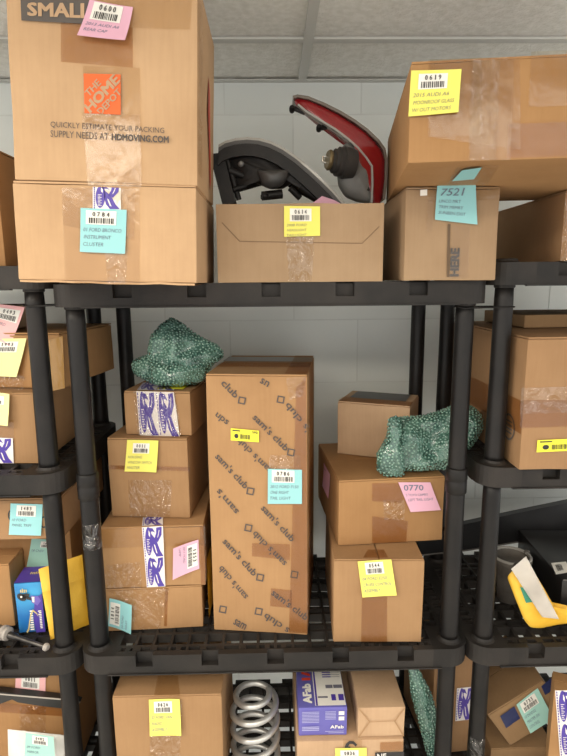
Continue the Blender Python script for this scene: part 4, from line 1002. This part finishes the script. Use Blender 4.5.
rt_, P_, n_ = envelope('white plastic mailer with mint 0482 note, standing in front of the strip-covered carton', [pc[0], pc[1], Vector((pc[1].x+.004, .02, DB+.004)), Vector((pc[0].x-.004, .02, DB+.004))], .022, WHT, True, 'plastic_mailer', 'plastic mailer', None)
cn = Carton(rt_, 1, .066, 1); cn.M = Matrix.Translation(rt_.location); cn.Mi = cn.M.inverted()
note(cn, 'F', [(26, 732), (54, 736), (56, 762), (25, 760)], 'mint', '0482', ('09 FORD', 'MIRROR'), (0, .003, 0, 0), (.25, .78, .05, .35))

# ---- right bay, middle shelf
q0 = hz(517, 470.5, DMN+.001)
Ra = carton('large brown carton with yellow price label on the right bay middle shelf', .36, .46, hy(529, 338, -.02).z-DMN, (.522, -.02, DMN+.001), 0, tone=3, group=G_RB, seam='x')
tape(Ra, 'F', [(521, 388), (575, 386), (575, 412), (520, 414)], TAPE_CRINKLE); tape(Ra, 'F', [(521, 400), (575, 400), (575, 426), (520, 428)], TAPE_B); tape(Ra, 'L', Ra.rect('L', 0, .46, .08, .15), TAPE_B)
yl(Ra, 'F', [(537, 440), (580, 438), (580, 450), (536, 452)], '294')
def f(mb, fq):
    F = fq(Ra.rect('L', .03, .09, .05, .11)); o_, i_ = ell(.5, .5, .5, .5, 0, 18), ell(.5, .5, .42, .42, 0, 18)
    for k in range(18): poly(mb, F, [o_[k], o_[(k+1) % 18], i_[(k+1) % 18], i_[k]])
    for k in range(4): grid(mb, F, 1, 1, 0, .22, .78, .25+.14*k, .31+.14*k)
prints(Ra, 'L', GREY_INK, f, 'round_stamp')
Rb2 = carton('flat carton lying on top of the large brown carton', .30, .22, .032, (.60, .17, DMN+.001+Ra.h+.0015), 3, tone=5, group=G_RB, flaps=False)
# ---- right bay, lower shelf
PANEL = nmat('satin_black_panel', (.014, .014, .015), .3, build=noisy((.010, .010, .011), (.022, .022, .023), 8, 4))
py = .375
pan = [hy(*p, py) for p in ((418, 540), (466, 524), (530, 510.5), (600, 496), (640, 488), (640, 520), (600, 527.5), (530, 540), (466, 550.5), (418, 555.5))]
n = len(pan); mb = MB(); mb.add([p+Vector((0, dy, 0)) for dy in (0, .022) for p in pan], [tuple(range(n)), tuple(range(2*n-1, n-1, -1))]+[(i, (i+1) % n, n+(i+1) % n, n+i) for i in range(n)])
pn = tag(empty('trim_panel', (pan[2].x, py, pan[8].z)), 'long black trim panel leaning across the back of the two right shelves', 'trim panel'); sub(mb, 'panel', PANEL, pn, False)
mb = MB(); mb.tube([p+Vector((0, -.002, .001)) for p in pan[5:][::-1]], .0022, 6); sub(mb, 'lower_edge', nmat('panel_edge', (.16, .15, .14), .35), pn)
HOUS = nmat('dusty_grey_housing', (.16, .145, .125), .6, build=noisy((.06, .053, .046), (.13, .115, .10), 16, 5, .4, 90, .003))
ha = hz(512, 603, DL+.002)
hs = tag(empty('blower_housing', (ha.x, ha.y+.02, DL)), 'dusty grey round motor housing with a flanged rim beside the yellow envelope', 'motor housing')
hh_ = .135
mb = MB(); c0 = Vector((ha.x, ha.y+.02, DL+.001)); mb.lathe([(.026, 0), (.030, .004), (.034, .05), (.040, .105), (.042, .112), (.050, .114), (.0505, .122), (.044, .124), (.040, .116), (.030, .11)], c0, 26); sub(mb, 'body', HOUS, hs)
mb = MB(); mb.tube([c0+Vector((.046*math.cos(a*.2618), .046*math.sin(a*.2618), .124)) for a in range(24)], .004, 8, 0, True); sub(mb, 'rim', nmat('pale_worn_rim', (.27, .26, .24), .45), hs)
mb = MB()
for a in (20, 140, 260): mb.lathe([(.007, .106), (.0085, .112), (.0085, .126), (.005, .129)], c0+Vector((.05*math.cos(R(a)), .05*math.sin(R(a)), 0)), 10)
sub(mb, 'bolt_lug', HOUS, hs)
# black box
kx = hz(558.5, 622, DL+.001)
BLK = nmat('black_printed_card', (.016, .015, .015), .3)
kb = carton('glossy black box with small white barcode label on the right bay lower shelf', .26, .27, hy(557, 580, kx.y).z-DL, (kx.x, kx.y, DL+.001), -3, group=G_RB, bodymat=BLK, flaps=False, name='black_box', cat='box')
mb = MB(); q = kb.quad('T', [(551, 563.5), (566, 562), (571, 572.5), (556, 575)]); F = lambda s, t: bil(q, s, t)+Vector((0, 0, .0014)); grid(mb, F, 1, 1, 0); G_ = lambda s, t: bil(q, s, t)+Vector((0, 0, .002)); barcode(mb, G_, .2, .6, .2, .75, 1, 3); mb.build('white_label', [LABEL_W, BLACK_INK], kb.root)
mb = MB(); mb.tube([Vector((-kb.w/2+.002, -kb.d/2-.0005, kb.h-.001)), Vector((kb.w/2-.002, -kb.d/2-.0005, kb.h-.001))], .0014, 6); mb.build('pale_edge', nmat('panel_edge', (.16, .15, .14), .35), kb.root)  # paler line along the box's front top edge
# yellow envelope leaning on the black box, with a clear sleeve
b0, b1 = hz(527, 627, DL+.008), hz(590, 622, DL+.008)
b1 = Vector((b1.x, b0.y+.005, DL+.008))
t0 = hy(507, 577, b0.y+.10); t1 = Vector((t0.x+(b1-b0).x*.55, t0.y+.02, t0.z+.004))
eo = [(507, 577), (512, 571), (527, 560), (545, 590), (558, 613), (585, 611), (585, 621), (560, 624), (540, 628), (530, 627.5), (524, 620), (515, 598)]
ey = b0.y-.004
lp = [Vector((p.x, p.y, max(p.z, DL+.002))) for p in pxloop(eo, ey, .006, 1)]
root = tag(empty('padded_envelope', (b0.x, ey, DL)), 'yellow padded envelope with green patch, slumped in front of the glossy black box', 'padded envelope', 'yellow padded envelopes')
mb = pillow(lp, ey, .012, 7, .004, 30, 3, 1., .4); o = mb.build('padded_body', YENV); o.data.transform(Matrix.Translation(-root.location)); o.parent = root; fix_normals(o.data); auto_smooth(o, 60)
GP = nmat('green_patch_ink', (.04, .26, .17), .5)
mb = MB(); gq = [hy(*p, ey-.0145) for p in ((520, 587), (527, 588), (533, 602), (526, 603))]; grid(mb, lambda s, t: bil(gq, s, t), 4, 4); o = mb.build('green_patch', GP); o.data.transform(Matrix.Translation(-root.location)); o.parent = root
SLV = nmat('milky_plastic_sleeve', (.62, .58, .52), .3, Alpha=.72, build=noisy((.54, .50, .45), (.70, .66, .60), 10, 3, .6, 40, .006))
yv = b0.y-.026
sv = [hy(*p, yv) for p in ((511, 569), (526, 556), (559, 619), (542, 617))]
rs, P2, n2 = envelope('milky plastic sleeve over the slumped yellow envelope', sv, .008, SLV, False, 'plastic_sleeve', 'plastic sleeve', None)
# ---- right bay and right end, bottom shelf
Va = carton('brown carton with dark blue tape behind the right posts on the bottom shelf', .115, .22, .30, (hy(432, 720, .15).x, .15, DB+.001), 6, tone=3, group=G_BOT)
tape(Va, 'F', Va.rect('F', .01, .045, .16, .29), nmat('navy_tape', (.02, .03, .10), .35)); logo_tape(Va, 'F', Va.rect('F', .065, .11, .10, .20), 1)
bundle('flattened green bubble-wrap piece hanging beside the tan carton on the bottom shelf', [(409, 668), (418, 668), (430, 690), (438, 715), (446, 742), (452, 775), (436, 780), (426, 750), (418, 720), (411, 695)], .10, .018, 4, DB+.003)
wl = hy(488, 717, .10)
Wb = carton('tilted carton with navy tape patches and mint 0735 note leaning on the bottom shelf', .17, .20, .115, (wl.x+.066, .105, wl.z-.094), 0, -35, tone=5, group=G_RB)
note(Wb, 'F', [(516, 704), (537, 687), (552, 716), (529, 731)], 'mint', '0735', ('10 DODGE', 'MASTER SW', 'CONTROL'), (0, .006, .002, 0), (.12, .8, .05, .38))
for q in ([(500, 716), (514, 706), (520, 718), (506, 728)], [(541, 686), (552, 677), (556, 687), (545, 695)]): tape(Wb, 'F', q, nmat('navy_tape', (.02, .03, .10), .35))
xl = hy(552, 690, .0)
Xb = carton('upright carton with purple printed tape at the right end of the bottom shelf', .20, .07, xl.z-DB, (xl.x+.004, .0, DB+.001), -24, tone=2, group=G_RB)
logo_tape(Xb, 'F', [(555, 690), (580, 690), (584, 756), (560, 756)], 2)
# support under the tilted carton
Yb = carton('dark brown carton hidden low under the tilted carton', .17, .24, wl.z-.098-DB-.003, (.56, .105, DB+.001), 0, tone=5, group=G_RB)

# ---- cords binding the posts, clear tape on posts
def cord(label, x0, x1, z, y):
    mb = MB(); r_ = .0225; P = []
    for k in range(13): a = R(90+180*k/12); P.append((x0+r_*math.cos(a), y+r_*math.sin(a), z+.002*math.sin(k)))
    for k in range(13): a = R(-90+180*k/12); P.append((x1+r_*math.cos(a), y+r_*math.sin(a), z))
    mb.tube(P, .0016, 6, 0, True); o = mb.build('loop', POSTM, None, True)
    rt = tag(empty('cord_loop', ((x0+x1)/2, y, z)), label, 'cord', 'black cords binding neighbouring posts'); o.data.transform(Matrix.Translation(-rt.location)); o.parent = rt
zc_ = hy(45, 305.5, .02).z
cord('thin black cord binding the two posts left of the tall carton', -(HWX+INS), -(HWX-INS), zc_-.0, INS)
cord('thin black cord binding the two posts above the right bubble-wrapped bundle', HWX-INS, HWX+INS, hy(480, 305.5, .02).z-.004, INS)
def wrap(label, x, z, hgt):
    mb = MB(); n = 28; sd = random.random()*9
    for j in range(7):
        for k in range(n):
            a = 2*math.pi*k/n; rr_ = .0212+.0012*noise.noise((math.cos(a)*3, math.sin(a)*3, j*.9+sd))
            mb.v.append((rr_*math.cos(a), rr_*math.sin(a), hgt*(j/6-.5)))
    for j in range(6):
        for k in range(n): mb.f.append((j*n+k, j*n+(k+1) % n, (j+1)*n+(k+1) % n, (j+1)*n+k)); mb.m.append(0)
    o = tag(mb.build('tape_band', TAPE_CRINKLE, None, True), label, 'clear tape'); o.location = (x, INS, z)
wrap('crinkled clear tape wrapped round the post beside the purple-taped stack', -(HWX-INS), hy(88, 534, INS).z, .06)
wrap('crinkled clear tape wrapped round the post near the tilted carton', HWX+INS, hy(478, 742, INS).z, .05)
